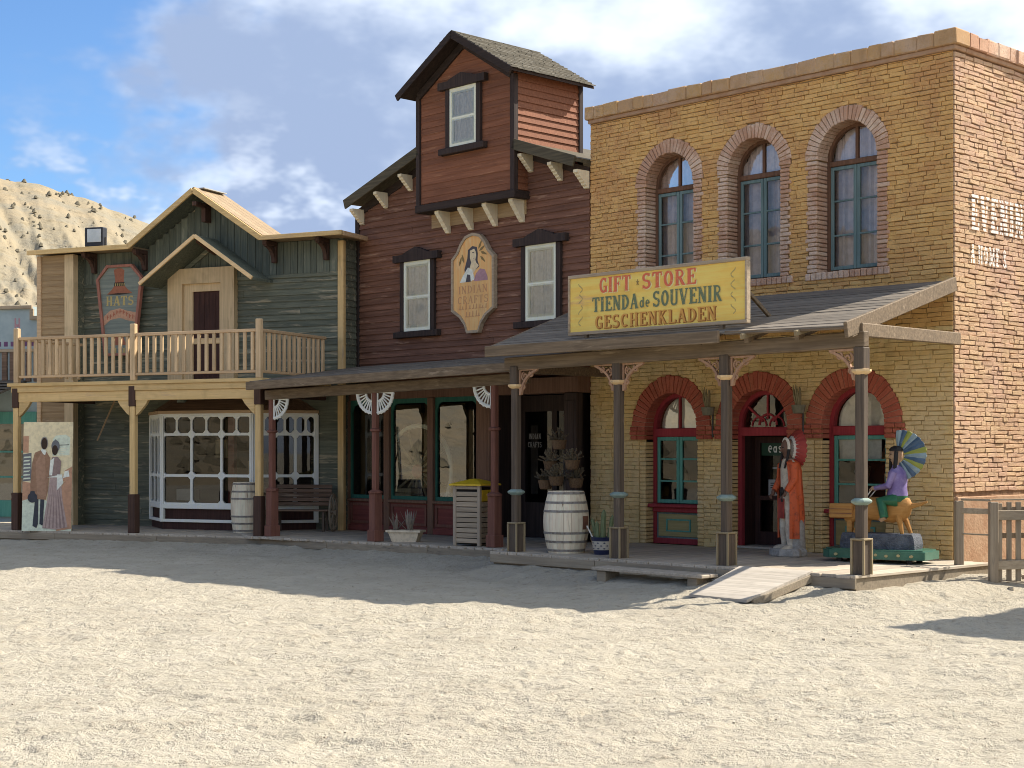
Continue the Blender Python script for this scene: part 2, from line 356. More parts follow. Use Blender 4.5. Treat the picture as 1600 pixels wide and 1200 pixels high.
wood('mint_collar', (.20, .265, .23), (.27, .34, .29), (.28, .3, .26), 'X', wear=.66, var=.04)
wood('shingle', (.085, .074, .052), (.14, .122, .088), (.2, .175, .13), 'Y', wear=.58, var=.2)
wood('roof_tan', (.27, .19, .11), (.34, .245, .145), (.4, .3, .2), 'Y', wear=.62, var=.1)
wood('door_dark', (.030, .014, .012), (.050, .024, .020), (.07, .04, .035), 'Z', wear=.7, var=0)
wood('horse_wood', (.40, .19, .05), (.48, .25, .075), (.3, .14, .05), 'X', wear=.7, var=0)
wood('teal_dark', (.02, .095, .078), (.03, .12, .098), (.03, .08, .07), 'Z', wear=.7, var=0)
# plain
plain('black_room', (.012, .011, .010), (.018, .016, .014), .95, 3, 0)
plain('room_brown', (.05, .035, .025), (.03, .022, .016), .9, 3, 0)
plain('curtain_white', (.84, .80, .70), (.72, .68, .58), .95, 14, .2)
plain('curtain_pink', (.74, .63, .60), (.60, .50, .48), .95, 10, .2)
plain('iron', (.035, .032, .03), (.06, .045, .035), .6, 30, .3, .5)
plain('hoop_iron', (.30, .28, .25), (.17, .14, .11), .75, 18, .4, .3)
plain('lamp_black', (.02, .022, .028), (.03, .032, .038), .45, 12, .1)
plain('lamp_face', (.55, .58, .58), (.46, .5, .5), .2, 5, 0, .5)
plain('bin_yellow', (.70, .46, .02), (.62, .40, .02), .45, 5, .1, .4)
plain('ink', (.03, .028, .028), (.05, .045, .04), .8, 20, 0)
plain('planter_stone', (.76, .64, .46), (.54, .45, .32), .9, 12, .4)
plain('pot_blue', (.018, .025, .07), (.025, .03, .08), .3, 8, .1, .5)
plain('pot_white', (.62, .57, .48), (.5, .46, .38), .5, 8, .1)
plain('soil', (.09, .06, .04), (.05, .035, .022), .98, 20, .8)
plain('cactus', (.14, .17, .075), (.19, .215, .11), .7, 15, .4)
plain('agave', (.22, .185, .145), (.30, .255, .20), .65, 10, .2, var=.15)
plain('wicker', (.15, .09, .045), (.09, .055, .03), .85, 40, .8, var=.15)
plain('dry_flower', (.15, .12, .075), (.09, .07, .045), .9, 30, .3, var=.2)
plain('st_skin', (.14, .075, .05), (.10, .052, .036), .6, 8, .3)
plain('st_orange', (.46, .085, .026), (.24, .05, .022), .6, 14, .5, lo=.48, hi=.72)
plain('st_cream', (.52, .46, .36), (.36, .30, .23), .7, 12, .4)
plain('st_red', (.30, .045, .035), (.22, .032, .028), .6, 9, .3)
plain('st_grey', (.34, .31, .27), (.22, .2, .17), .85, 14, .6, dist=.01)
plain('st_brown', (.17, .075, .045), (.12, .05, .032), .7, 9, .4)
plain('feather_white', (.62, .58, .50), (.5, .45, .38), .75, 20, .3)
plain('feather_grey', (.25, .22, .19), (.17, .15, .13), .75, 20, .3)
plain('ride_green', (.025, .115, .07), (.045, .16, .105), .3, 5, .1, .5)
plain('ride_spot', (.5, .42, .2), (.4, .32, .15), .5, 9, 0)
plain('ride_rock', (.13, .14, .16), (.07, .075, .09), .8, 12, .9, dist=.03)
plain('rd_purple', (.16, .115, .30), (.26, .21, .40), .5, 7, .3)
plain('rd_green', (.02, .10, .05), (.035, .15, .07), .4, 7, .3)
plain('rd_blue', (.045, .085, .14), (.08, .13, .20), .5, 9, .3)
plain('rd_lblue', (.26, .34, .36), (.17, .24, .28), .5, 9, .3)
plain('rd_lime', (.26, .28, .06), (.28, .3, .05), .5, 9, .3)
plain('rd_face', (.42, .28, .17), (.34, .2, .12), .6, 9, .3)
plain('hair_black', (.012, .011, .011), (.02, .018, .017), .6, 9, .2)
plain('sconce_green', (.16, .15, .10), (.22, .2, .14), .8, 12, .4)
plain('grass_dry', (.30, .25, .14), (.22, .18, .10), .95, 12, .2)
plain('chip_stone', (.56, .49, .38), (.44, .37, .28), .95, 9, .3, var=.2)
plain('shrub_hill', (.15, .128, .085), (.20, .168, .11), .95, 2, 0, var=.1)
plain('panel_blue', (.32, .39, .40), (.38, .45, .45), .8, 4, .2)
plain('txt_purple', (.14, .06, .14), (.18, .09, .17), .8, 9, 0)
plain('label_green', (.012, .05, .022), (.015, .06, .028), .5, 9, 0)
plain('paper', (.42, .42, .40), (.36, .36, .34), .8, 9, 0)
for nm, c in dict(t_red=(.52,.13,.075), t_pale=(.80,.62,.34), t_green=(.115,.155,.10), t_gold=(.27,.115,.035), t_goldpale=(.72,.50,.18), t_goldmid=(.50,.265,.075), t_ochre=(.36,.29,.12), t_rust=(.33,.12,.075), t_fade=(.46,.25,.13), t_hair=(.075,.07,.085), t_skin=(.70,.55,.38), t_white=(.72,.70,.66), t_mauve=(.36,.22,.27), t_leaf=(.22,.16,.07), t_coat=(.27,.165,.11), t_coat2=(.32,.2,.14), t_sky=(.72,.58,.40), t_mint=(.55,.62,.53), t_dress=(.36,.28,.27), t_dressd=(.24,.18,.175), t_navy=(.045,.05,.065), t_brownp=(.42,.25,.17), t_slate=(.14,.15,.17), t_notice=(.72,.64,.50), t_grey=(.23,.22,.21), t_face=(.042,.027,.02), t_terra=(.26,.105,.065)).items():
    c = tuple(min(.84, q*k) for q, k in zip(c, (1.3, 1.22, 1.1)))
    wr = {'t_red': (.66,.40,.13), 't_green': (.5,.36,.13), 't_gold': (.6,.36,.1), 't_goldmid': (.66,.40,.13), 't_pale': (.70,.45,.16), 't_fade': (.60,.36,.16), 't_ochre': (.2,.2,.15)}.get(nm)
    if wr: plain(nm, c, wr, .85, 26, 0, lo=.56, hi=.70)
    else: plain(nm, c, tuple(q*.8 for q in c), .85, 14, 0)
glassm('glass_shop', .16, (.8, .83, .8), .007); glassm('glass_win', .06, (.93, .93, .92)); glassm('glass_dark', .04, (.6, .62, .6)); glassm('glass_low', .06, (.85, .87, .85))
glassm('glass_bay', .06, (.7, .7, .66), .004)
# ground
def sand():
    m, t, b, o = base('sand'); v = vec(t, (1, 1, 1), 'World', False)
    big = noi(t, v, .16, 4, .6); mid = noi(t, v, 1.6, 6, .7, .3); fin_ = noi(t, v, 8.5, 5, .72); gr = noi(t, v, 70, 3, .7)
    col = mixc(t, sstep(t, mid, .3, .72), (.415, .368, .282), (.49, .438, .345))
    col = mixc(t, mathn(t, 'MULTIPLY', sstep(t, big, .45, .7), .5), col, (.385, .335, .26))
    col = mixc(t, mathn(t, 'MULTIPLY', sstep(t, fin_, .52, .75), .85), col, (.27, .225, .16))
    col = mixc(t, mathn(t, 'MULTIPLY', sstep(t, gr, .60, .8), .5), col, (.66, .60, .49))
    t.links.new(col, b.inputs['Base Color']); b.inputs['Roughness'].default_value = .97; b.inputs['Specular IOR Level'].default_value = .08
    bumpn(t, b, mathn(t, 'ADD', mathn(t, 'MULTIPLY', fin_, 1.0), mathn(t, 'MULTIPLY', gr, .10)), 1.0, .08)
sand()
def hillm():
    m, t, b, o = base('hill_soil'); v = vec(t, (1, 1, 1), 'World', False)
    a = noi(t, v, .035, 6, .6, .4); f = noi(t, v, .22, 8, .72, .3); s = noi(t, v, .9, 4, .7)
    col = mixc(t, sstep(t, a, .38, .64), (.30, .25, .168), (.345, .272, .175)); col = mixc(t, sstep(t, f, .40, .64), col, (.265, .235, .175))
    col = mixc(t, mathn(t, 'MULTIPLY', sstep(t, s, .54, .68), .65), col, (.21, .17, .105))
    t.links.new(col, b.inputs['Base Color']); b.inputs['Roughness'].default_value = 1; b.inputs['Specular IOR Level'].default_value = .05
    bumpn(t, b, mathn(t, 'ADD', f, mathn(t, 'MULTIPLY', s, .4)), .6, .6)
hillm()
# ------------------------------------------------------------------ ground and hills
def gz(x, y):
    x = np.asarray(x, float); y = np.asarray(y, float)
    z = -.10+.03*sm(x, 4.5, 6)*sm(y, 17, 20)+0*y
    return z
def grid_mesh(name, XX, YY, ZZ, mat, smooth=True):
    ny, nx = XX.shape; me = bpy.data.meshes.new(name)
    co = np.stack([XX, YY, ZZ], -1).reshape(-1, 3).astype(np.float32)
    me.vertices.add(ny*nx); me.vertices.foreach_set('co', co.ravel())
    i = np.arange((ny-1)*(nx-1)); r = i//(nx-1); c = i % (nx-1); a = r*nx+c
    lo = np.stack([a, a+1, a+nx+1, a+nx], -1).astype(np.int32)
    me.loops.add(lo.size); me.loops.foreach_set('vertex_index', lo.ravel())
    me.polygons.add(len(lo)); me.polygons.foreach_set('loop_start', np.arange(0, lo.size, 4, dtype=np.int32)); me.polygons.foreach_set('use_smooth', np.ones(len(lo), bool))
    me.update(calc_edges=True); me.validate(); me.materials.append(MT(mat))
    o = bpy.data.objects.new(name, me); COL.objects.link(o); return o
xs = np.concatenate([-np.geomspace(1500, 13.2, 34), np.arange(-13, 10.5, .05), np.geomspace(10.6, 1500, 34)])
fy = [6.2]
while fy[-1] < 33: fy.append(fy[-1]+.028*(fy[-1]/6.2)**.75)
ys = np.concatenate([-np.geomspace(1500, .5, 26), np.linspace(.3, 6.0, 14), np.array(fy), np.geomspace(33.5, 3000, 30)])
XX, YY = np.meshgrid(xs, ys)
fine = sm(XX, -14, -12)*sm(-XX, -10.6, -9)*sm(YY, 5, 6.5)*sm(-YY, -33, -30)
rip = (fbm(XX*2.6+YY*.4, YY*5.0, 3, 3)-.5)*.040-np.abs(fbm(XX*3.2, YY*7.5, 3, 9, .55)-.5)*.072+(fbm(XX*8, YY*10, 2, 31)-.5)*.022
foot = fbm(XX*1.9, YY*1.9, 2, 21); rip += -.022*sm(foot, .60, .72)
und = (fbm(XX*.35, YY*.35, 3, 5)-.5)*.09
bl = XX*0
ZZ = gz(XX, YY)+fine*(rip+und*sm(YY, 6, 12)*sm(-YY, -26, -19))
# loose dirt banked up along the boardwalk
fr = lambda F, x, y: ((x-F.o[0])*F.t[0]+(y-F.o[1])*F.t[1], (x-F.o[0])*F.n[0]+(y-F.o[1])*F.n[1])
bx, by = fr(FB, XX, YY); gx, gy = fr(FG, XX, YY)
d1 = np.where(bx > -5.9, -3.35-by, -2.35-(-6.8-bx)*.14-by); bank1 = sm(-d1, -.9, .1)*sm(bx, -14, -12.5)*(1-.0*bx)*sm(-bx, -1.6, -.7)
bank2 = sm(gy, -1.0, 0)*sm(-gx, -.2, .6)
ZZ += np.maximum(bank1, bank2)*(.13+.05*(fbm(XX*1.3, YY*1.3, 3, 40)-.4))*fine
def dent(x, y, ang, la, lb, dep):
    i0, i1 = np.searchsorted(ys, [y-.5, y+.5]); j0, j1 = np.searchsorted(xs, [x-.5, x+.5])
    dx, dy = XX[i0:i1, j0:j1]-x, YY[i0:i1, j0:j1]-y; u = (dx*math.cos(ang)+dy*math.sin(ang))/la; v = (-dx*math.sin(ang)+dy*math.cos(ang))/lb
    q = u*u+v*v; ZZ[i0:i1, j0:j1] += dep*(-np.exp(-q*1.6)+.55*np.exp(-(np.sqrt(q)-1.35)**2*5))
for k in range(160):        # walkers' trails of footprints
    x, y = random.uniform(-10, 8), random.uniform(8, 20); a_ = random.uniform(-.7, .7) if k % 3 else random.uniform(0, 6.28)
    for i in range(random.randint(3, 8)):
        s_ = 1 if i % 2 else -1; dent(x+i*.62*math.cos(a_)-s_*.09*math.sin(a_), y+i*.62*math.sin(a_)*.8+s_*.09*math.cos(a_), a_+random.uniform(-.2,.2), .15, .065, random.uniform(.010, .022))
        if not (-11 < x+i*.6 < 9 and 7 < y+i*.5*math.sin(a_) < 21): break
for (yy0, sl_) in ((12.3, .05), (13.75, .055), (16.0, -.02), (17.4, -.015)):      # faint cart ruts across the street
    ZZ -= .016*fine*np.exp(-((YY-(yy0+sl_*XX+.25*np.sin(XX*.35)))/.10)**2)*(.5+fbm(XX*.8, YY*.3, 2, 55))
ground = grid_mesh('ground', XX, YY, ZZ, 'sand'); tag(ground, 'pale trampled sand of the open street in front of the shops', 'ground', kind='structure')
def zg(x, y): return float(gz(x, y))
m_ = MB()
for k in range(420):
    x, y = random.uniform(-12, 9.5), 7.5+14*random.random()**1.6; s_ = random.uniform(.004, .013)*(2.2 if k % 60 == 0 else 1); i = min(np.searchsorted(ys, y), len(ys)-1); j = min(np.searchsorted(xs, x), len(xs)-1); z = float(ZZ[i, j])
    P = [(x+s_*random.uniform(.6,1.3)*math.cos(t), y+s_*random.uniform(.6,1.3)*math.sin(t), z+hh*s_) for hh in (-.3, .55) for t in (random.random(), 1.9, 3.3, 4.9)]
    m_.idx(P, [(0,1,5,4),(1,2,6,5),(2,3,7,6),(3,0,4,7),(4,5,6,7)])
tag(m_.build('pebbles', 'chip_stone', recalc=False), 'small loose pebbles lying on the sand', 'pebbles', kind='stuff')
# hills: bare eroded slope on the left, lower rise behind the viewer
az = np.concatenate([np.arange(-200, -24, 1.2), np.arange(-24, 4, .06), np.arange(4, 9, .8)])
cr = np.interp(az, [-200, -150, -110, -70, -45, -30, -24, -18.1, -16.8, -15.1, -13.1, -11, -8, -3, 4, 9], [.03, .09, .15, .19, .205, .19, .175, .168, .166, .157, .1445, .130, .11, .07, .02, .0])
rr = np.concatenate([np.linspace(52, 165, 110), np.linspace(170, 330, 20)])
A, Rr = np.meshgrid(np.radians(az), rr); AD = np.degrees(A)
crest = np.interp(AD, az, cr)
f = np.clip((Rr-52)/(150-52), 0, 1); prof = f**1.15*(1-.18*np.sin(f*math.pi))
back = 1-.35*sm(Rr, 165, 330)
HZ = crest*150*prof*back
gul = fbm(AD*.55+Rr*.035, Rr*.02, 4, 11); g2 = fbm(AD*1.7+Rr*.10, Rr*.05, 4, 17); g3 = fbm(AD*9, Rr*.35, 3, 23)
amp = f*(1-.86*sm(Rr, 128, 148)*sm(-Rr, -190, -160))
HZ += amp*crest/.17*((np.abs(gul-.5)*2-.35)*2.6+(np.abs(g2-.5)*2-.3)*.9+(g3-.5)*.35)
HZ = np.where(f <= 0, -.6, HZ)
hill = grid_mesh('hill', Rr*np.sin(A), Rr*np.cos(A), HZ+1.73*f-.3, 'hill_soil'); tag(hill, 'bare tan eroded hillside dotted with scrub behind the shops', 'hill', kind='structure')
mb = MB()
for k in range(2900):
    a_ = random.uniform(-19.5, -9) if k < 900 else random.uniform(-110, -20)
    r_ = 150-98*random.random()**1.1 if k % 30 else random.uniform(146, 151)
    i = int(np.argmin(abs(rr-r_))); j = int(np.argmin(abs(az-a_)))
    z_ = HZ[i, j]+1.73*f[i, j]-.3; x_ = r_*math.sin(R(a_)); y_ = r_*math.cos(R(a_)); s_ = random.uniform(.07, .24)*(1.2 if r_ > 145 else 1)*(1 if a_ > -20 else 2.5)
    P = []
    for q in range(7): t_ = q*.9; P.append((x_+s_*random.uniform(.7, 1.3)*math.cos(t_), y_+s_*math.sin(t_), z_-.1+random.uniform(0, .2)*s_))
    P += [(x_+random.uniform(-.3,.3)*s_, y_, z_+s_*random.uniform(.7, 1.3)), (x_-.5*s_, y_, z_+s_*.8), (x_+.5*s_, y_, z_+s_*.75)]
    mb.idx(P, [(0,1,9),(1,2,7),(2,3,7),(3,4,8),(4,5,8),(5,6,7),(6,0,9),(9,1,7),(7,3,8),(8,5,7),(7,6,9)])
tag(mb.build('hill_scrub', 'shrub_hill', recalc=False), 'dark low scrub scattered over the tan hillside', 'scrub', kind='stuff')
# ------------------------------------------------------------------ boardwalks
def deck(name, F, x0, x1, front, back, z, label, wid=.2):
    m = MB(); m.prism([(x0+.03, front(x0)+.04), (x1-.03, front(x1)+.04), (x1-.03, back), (x0+.03, back)], z-.20, z-.045, 0, 'XY')
    root = m.build(name, 'deck_edge', None, (F.o[0], F.o[1], 0), F.rz); tag(root, label, 'boardwalk', kind='structure')
    x = x0
    while x < x1-.02:
        w_ = min(wid*random.uniform(.85, 1.15), x1-x); mm = MB(); f_ = front(x+w_/2)+random.uniform(-.02, .02); dz = random.uniform(-.004, .004)
        mm.box(0, w_-.008, f_, back, -.04, 0, 0, .006); mm.build('plank', 'deck_plank', root, (x, 0, z+dz)); x += w_
    n = max(1, int((x1-x0)/2.1))
    for i in range(n):
        a_ = x0+(x1-x0)*i/n; b_ = x0+(x1-x0)*(i+1)/n-.01
        MB().bar((a_, front(a_)+.0, z-.10), (b_, front(b_)+.0, z-.10+random.uniform(-.008,.008)), .035, .13, 0, .006).build('edge_board', 'deck_edge', root)
    return root
deck('boardwalk', FB, -5.95, .62, lambda x: -3.33, -.02, .2, 'grey plank boardwalk in front of the yellow brick store')
deck('boardwalk', FB, -15.2, -5.96, lambda x: -2.30-.145*(-6.3-x) if x > -12.6 else -3.2+.55*(-12.6-x), .4, .16, 'grey plank boardwalk in front of the brown clapboard shop')
deck('boardwalk', FG, -9.5, .25, lambda x: -.18, 2.7, .15, 'grey plank boardwalk in front of the green hat shop')
# ------------------------------------------------------------------ painted lettering: stroke alphabet with slab serifs
def arc(cx, cz, rx, rz_, a0, a1, n=12): return [(cx+rx*math.cos(R(a0+(a1-a0)*i/n)), cz+rz_*math.sin(R(a0+(a1-a0)*i/n))) for i in range(n+1)]
TK, TN = .17, .085
def glyph(ch):
    S = []; sf = []
    def L(x0, z0, x1, z1, w_=TK): S.append(([(x0, z0), (x1, z1)], w_))
    def ser(x, z, l=.25): sf.append((x, z, l))
    if ch == 'I': L(.13,0,.13,1); ser(.13,0); ser(.13,1); return .26, S, sf
    if ch == 'T': L(.27,0,.27,1); L(.02,.95,.52,.95,.10); L(.05,.98,.03,.74,.08); L(.49,.98,.51,.74,.08); ser(.27,0); return .54, S, sf
    if ch in 'EFL':
        L(.14,0,.14,1); ser(.12,1,.22); ser(.12,0,.22)
        if ch != 'L': L(.1,.95,.46,.95,.10); L(.44,.98,.45,.76,.08); L(.1,.52,.36,.52,.09); L(.35,.40,.35,.64,.07)
        if ch != 'F': L(.1,.05,.48,.05,.10); L(.46,.02,.48,.26,.08)
        return .5, S, sf
    if ch == 'H':
        for x in (.13,.45): L(x,0,x,1,.14); ser(x,0,.22); ser(x,1,.22)
        L(.13,.5,.45,.5,.09); return .58, S, sf
    if ch == 'N':
        L(.1,0,.1,1,.09); L(.46,0,.46,1,.09); L(.1,.98,.46,.02,.17); ser(.1,0,.2); ser(.08,1,.2); ser(.46,1,.2); return .56, S, sf
    if ch == 'M':
        L(.1,0,.1,1,.09); L(.62,0,.62,1,.14); L(.1,1,.36,.1,.14); L(.36,.1,.62,1,.08); ser(.1,0,.2); ser(.62,0,.24); ser(.08,1,.18); ser(.64,1,.18); return .74, S, sf
    if ch == 'A': L(.08,0,.28,1,.085); L(.28,1,.48,0,.17); L(.14,.33,.42,.33,.08); ser(.08,0,.2); ser(.48,0,.24); return .57, S, sf
    if ch == 'V': L(.08,1,.28,0,.17); L(.28,0,.48,1,.085); ser(.08,1,.24); ser(.48,1,.2); return .56, S, sf
    if ch == 'Y': L(.06,1,.27,.45,.15); L(.27,.45,.48,1,.085); L(.27,0,.27,.5,.15); ser(.27,0); ser(.06,1,.2); ser(.48,1,.2); return .54, S, sf
    if ch == 'W': L(.06,1,.2,0,.13); L(.2,0,.36,.9,.08); L(.36,.9,.5,0,.13); L(.5,0,.66,1,.08); ser(.06,1,.2); ser(.66,1,.2); return .72, S, sf
    if ch == 'U': S.append(([(.12,1)]+arc(.28,.24,.16,.2,180,360)+[(.44,1)], .12)); L(.12,.25,.12,1,.15); ser(.12,1,.22); ser(.44,1,.2); return .56, S, sf
    if ch in 'O0': S.append((arc(.26,.5,.18,.43,0,360,22), .14)); return .52, S, sf
    if ch == 'Q': S.append((arc(.26,.5,.18,.43,0,360,22), .14)); L(.25,.25,.46,-.05,.1); return .52, S, sf
    if ch in 'CG':
        S.append((arc(.27,.5,.19,.43,48,312,18), .14)); L(.42,.70,.42,.96,.07)
        if ch == 'G': L(.43,.05,.43,.44,.13); L(.29,.42,.5,.42,.08)
        return .52, S, sf
    if ch == 'S': S.append((arc(.25,.72,.16,.215,35,270,12)+arc(.25,.275,.17,.225,90,-150,12)[1:], .13)); L(.4,.78,.4,.97,.07); L(.08,.03,.08,.24,.07); return .5, S, sf
    if ch == 'D': L(.13,0,.13,1,.15); S.append(([(.1,.95)]+arc(.2,.5,.25,.45,90,-90,14)+[(.1,.05)], .11)); S.append((arc(.2,.5,.26,.4,50,-50,8), .15)); ser(.1,0,.18); ser(.1,1,.18); return .54, S, sf
    if ch in 'RPB':
        L(.13,0,.13,1,.15); S.append(([(.1,.95)]+arc(.24,.73,.18,.22,90,-90,10)+[(.1,.51)], .10)); ser(.12,1,.2); ser(.13,0,.25)
        if ch == 'R': L(.26,.52,.46,.04,.15); ser(.5,.0,.14)
        if ch == 'B': S.append(([(.1,.51)]+arc(.26,.28,.2,.23,90,-90,10)+[(.1,.05)], .10))
        return .55, S, sf
    if ch == 'K': L(.13,0,.13,1,.15); L(.15,.42,.44,1,.08); L(.24,.55,.46,0,.16); ser(.13,0); ser(.13,1); ser(.44,1,.18); ser(.48,0,.2); return .57, S, sf
    if ch == 'd': S.append((arc(.17,.24,.12,.22,0,360,16), .10)); L(.31,0,.31,.72,.11); ser(.29,.72,.1); return .42, S, sf
    if ch == 'e': S.append(([(.05,.26),(.31,.26)]+arc(.18,.25,.13,.22,0,300,14), .09)); return .38, S, sf
    if ch == 'a': S.append((arc(.16,.22,.11,.19,0,360,14), .09)); L(.29,0,.29,.45,.09); return .38, S, sf
    if ch == 's': S.append((arc(.16,.34,.10,.10,30,270,8)+arc(.16,.13,.11,.11,90,-150,8)[1:], .08)); return .33, S, sf
    if ch == 'y': L(.04,.46,.17,.04,.09); L(.3,.46,.1,-.2,.07); return .34, S, sf
    if ch == '1': L(.14,0,.14,1,.14); L(.14,.98,.03,.8,.08); ser(.14,0); return .3, S, sf
    if ch == '8': S.append((arc(.24,.74,.14,.2,0,360,14), .11)); S.append((arc(.24,.27,.17,.22,0,360,14), .12)); return .48, S, sf
    if ch == '&': S.append((arc(.24,.76,.12,.18,-60,240,12), .10)); L(.14,.66,.46,.04,.13); S.append((arc(.22,.26,.17,.22,140,340,12), .10)); return .54, S, sf
    if ch == '*': 
        for a_ in (90, 162, 234, 306, 18): L(.22,.5,.22+.16*math.cos(R(a_)),.5+.26*math.sin(R(a_)),.07)
        return .44, S, sf
    return .28, S, sf
def ribbon(pts, w_):
    n = len(pts); closed = n > 3 and abs(pts[0][0]-pts[-1][0]) < 1e-6 and abs(pts[0][1]-pts[-1][1]) < 1e-6; out = []
    for i in range(n):
        a_ = pts[i-1] if i else (pts[-2] if closed else pts[0]); b_ = pts[i+1] if i < n-1 else (pts[1] if closed else pts[-1])
        dx, dz = b_[0]-a_[0], b_[1]-a_[1]; l = math.hypot(dx, dz) or 1
        out.append(((pts[i][0]-dz/l*w_/2, pts[i][1]+dx/l*w_/2), (pts[i][0]+dz/l*w_/2, pts[i][1]-dx/l*w_/2)))
    return [(out[i][0], out[i+1][0], out[i+1][1], out[i][1]) for i in range(n-1)]
def text_quads(s, h, cond=1.0, sp=.07, fat=1.0, bend=None):
    """quads in (x, z) centred on x = 0, base line z = 0; list of layers so overlapping strokes never share a plane"""
    x = 0; out = []
    for ch in s:
        w_, S, sf = glyph(ch); k = 0
        for pts, sw in S:
            for q in ribbon([(p[0]*cond, p[1]) for p in pts], sw*fat*(.5+.5*cond)): out.append((k, [((x+a)*h, b*h) for a, b in q]))
            k += 1
        for (sx, sz, l) in sf:
            l *= cond*fat; z0 = sz if sz < .5 else sz-.07; z1 = z0+.07
            out.append((k, [((x+sx*cond+a)*h, b*h) for a, b in ((-l/2,z0),(l/2,z0),(l/2,z1),(-l/2,z1))])); k += 1
        x += w_*cond+sp
    W = (x-sp)*h
    out = [(k, [(a-W/2, b) for a, b in q]) for k, q in out]
    if bend: out = [(k, [bend(a, b) for a, b in q]) for k, q in out]
    return out, W
def lettering(mbs, s, cx, z, h, y, m=0, fit=None, **k):
    qs, W = text_quads(s, h, **k); f_ = fit/W if fit else 1
    for lay, q in qs: mbs.poly([(cx+a*f_, y-.0004*lay, z+b) for a, b in q], m)
def flat(mbs, pts, y, m): mbs.poly([(a, y, b) for a, b in pts], m)
# ------------------------------------------------------------------ yellow brick gift store
gift = thing('brick_store', 'yellow brick two-storey store with arched windows and a plank porch', 'building', (FB.o[0], FB.o[1], 0), FB.rz)
UP = [dict(cx=-5.20, h=.51, z0=4.42, sp=6.12), dict(cx=-3.48, h=.51, z0=4.42, sp=6.12), dict(cx=-1.76, h=.52, z0=4.42, sp=6.12)]
LO = [dict(cx=-5.16, h=.55, z0=.2, sp=2.14), dict(cx=-3.38, h=.55, z0=.2, sp=2.14), dict(cx=-1.65, h=.55, z0=.2, sp=2.14)]
W0, TOPZ = -6.97, 7.36
def arch_pts(cx, h, z0, sp, n=16): return [(cx-h, z0)]+[(cx-h*math.cos(math.pi*i/n), sp+h*math.sin(math.pi*i/n)) for i in range(n+1)]+[(cx+h, z0)]
def cut(ivs, a, b):
    out = []
    for p, q in ivs:
        if b <= p or a >= q: out.append((p, q)); continue
        if a > p: out.append((p, a))
        if b < q: out.append((b, q))
    return out
def free(z0, z1):
    ivs = [(W0, 0.0)]; zc = (z0+z1)/2
    for u in UP:
        if zc > u['sp']:
            d = zc-u['sp']; r_ = u['h']+.215
            if d < r_: hw = math.sqrt(r_*r_-d*d); ivs = cut(ivs, u['cx']-hw, u['cx']+hw)
        elif zc > u['z0']: ivs = cut(ivs, u['cx']-u['h']-.17, u['cx']+u['h']+.17)
        elif zc > u['z0']-.12: ivs = cut(ivs, u['cx']-u['h']-.2, u['cx']+u['h']+.2)
    for u in LO:
        if zc > u['sp']:
            d = zc-u['sp']; r_ = u['h']+.285
            if d < r_: hw = math.sqrt(r_*r_-d*d); ivs = cut(ivs, u['cx']-hw, u['cx']+hw)
        elif zc > 1.92: ivs = cut(ivs, u['cx']-u['h']-.33, u['cx']+u['h']+.33)
        else: ivs = cut(ivs, u['cx']-u['h']-.14, u['cx']+u['h']+.14)
    return ivs
# mortar sheet with the openings left out
def strip_wall(holes, x0, x1, z0, z1, y, name, mats, parent, step=.04, zsplit=None):
    m = MB(); ex = sorted(set([x0, x1]+[x0+i*step for i in range(int((x1-x0)/step)+1)]+[u['cx']+s*u['h'] for u in holes for s in (-1, 1)]))
    for a, b in zip(ex[:-1], ex[1:]):
        c = (a+b)/2; ivs = [(z0, z1)]
        for u in holes:
            d = abs(c-u['cx'])
            if d < u['h']: ivs = cut(ivs, u['z0'], u['sp']+math.sqrt(u['h']**2-d*d)+.02)
        for p, q in ivs:
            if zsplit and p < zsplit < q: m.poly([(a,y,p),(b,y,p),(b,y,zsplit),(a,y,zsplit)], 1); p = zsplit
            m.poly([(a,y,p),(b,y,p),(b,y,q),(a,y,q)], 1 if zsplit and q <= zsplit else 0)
    return m.build(name, mats, parent, recalc=False)
fwall = strip_wall(UP+LO, W0, 0, 0, 7.6, .004, 'front_wall', ['mortar', 'mortar_low'], gift, zsplit=3.5)
m = MB(); SD = 6.5
m.poly([(-.004,0,0),(-.004,SD,0),(-.004,SD,7.6),(-.004,0,7.6)]); swall = m.build('side_wall', 'mortar_side', gift, recalc=False)
m = MB(); m.poly([(W0,.004,3),(W0,SD,3),(W0,SD,7.6),(W0,.004,7.6)]); m.poly([(W0,SD,0),(0,SD,0),(0,SD,7.6),(W0,SD,7.6)]); m.build('back_wall', 'mortar', gift, recalc=False)
MB().box(W0+.02, -.02, .05, SD-.02, 7.1, 7.2).build('roof', 'render_band', gift)
# brick shapes
def brick_geo(mb, x0, x1, z0, z1, pr, mapf, j=.004, m=0):
    tl = random.uniform(-.006, .006); dzz = random.uniform(-.004, .004)
    r_ = lambda s=j: random.uniform(-s, s)
    c = [(x0,z0-tl+dzz),(x1,z0+tl+dzz),(x1,z1+tl+dzz),(x0,z1-tl+dzz)]; s = [(1,1),(-1,1),(-1,-1),(1,-1)]
    P = [mapf(a, .004, b) for a, b in c]
    j4 = [(a+r_(), b+r_(j*.7)) for a, b in c]
    P += [mapf(a, -pr+.005, b) for a, b in j4]
    P += [mapf(a+sx*.005+r_(.003), -pr+r_(.0035), b+sz*.0045+r_(.0025)) for (a, b), (sx, sz) in zip(j4, s)]
    F_ = []
    for k in (0, 4):
        for i in range(4): F_.append((k+i, k+(i+1)%4, k+4+(i+1)%4, k+4+i))
    F_.append((8,9,10,11)); mb.idx(P, F_, m)
mf = lambda a, d, b: (a, d, b)
ms = lambda a, d, b: (-d, a, b)
cand = []; CH = .0675
z = .2; row = 0
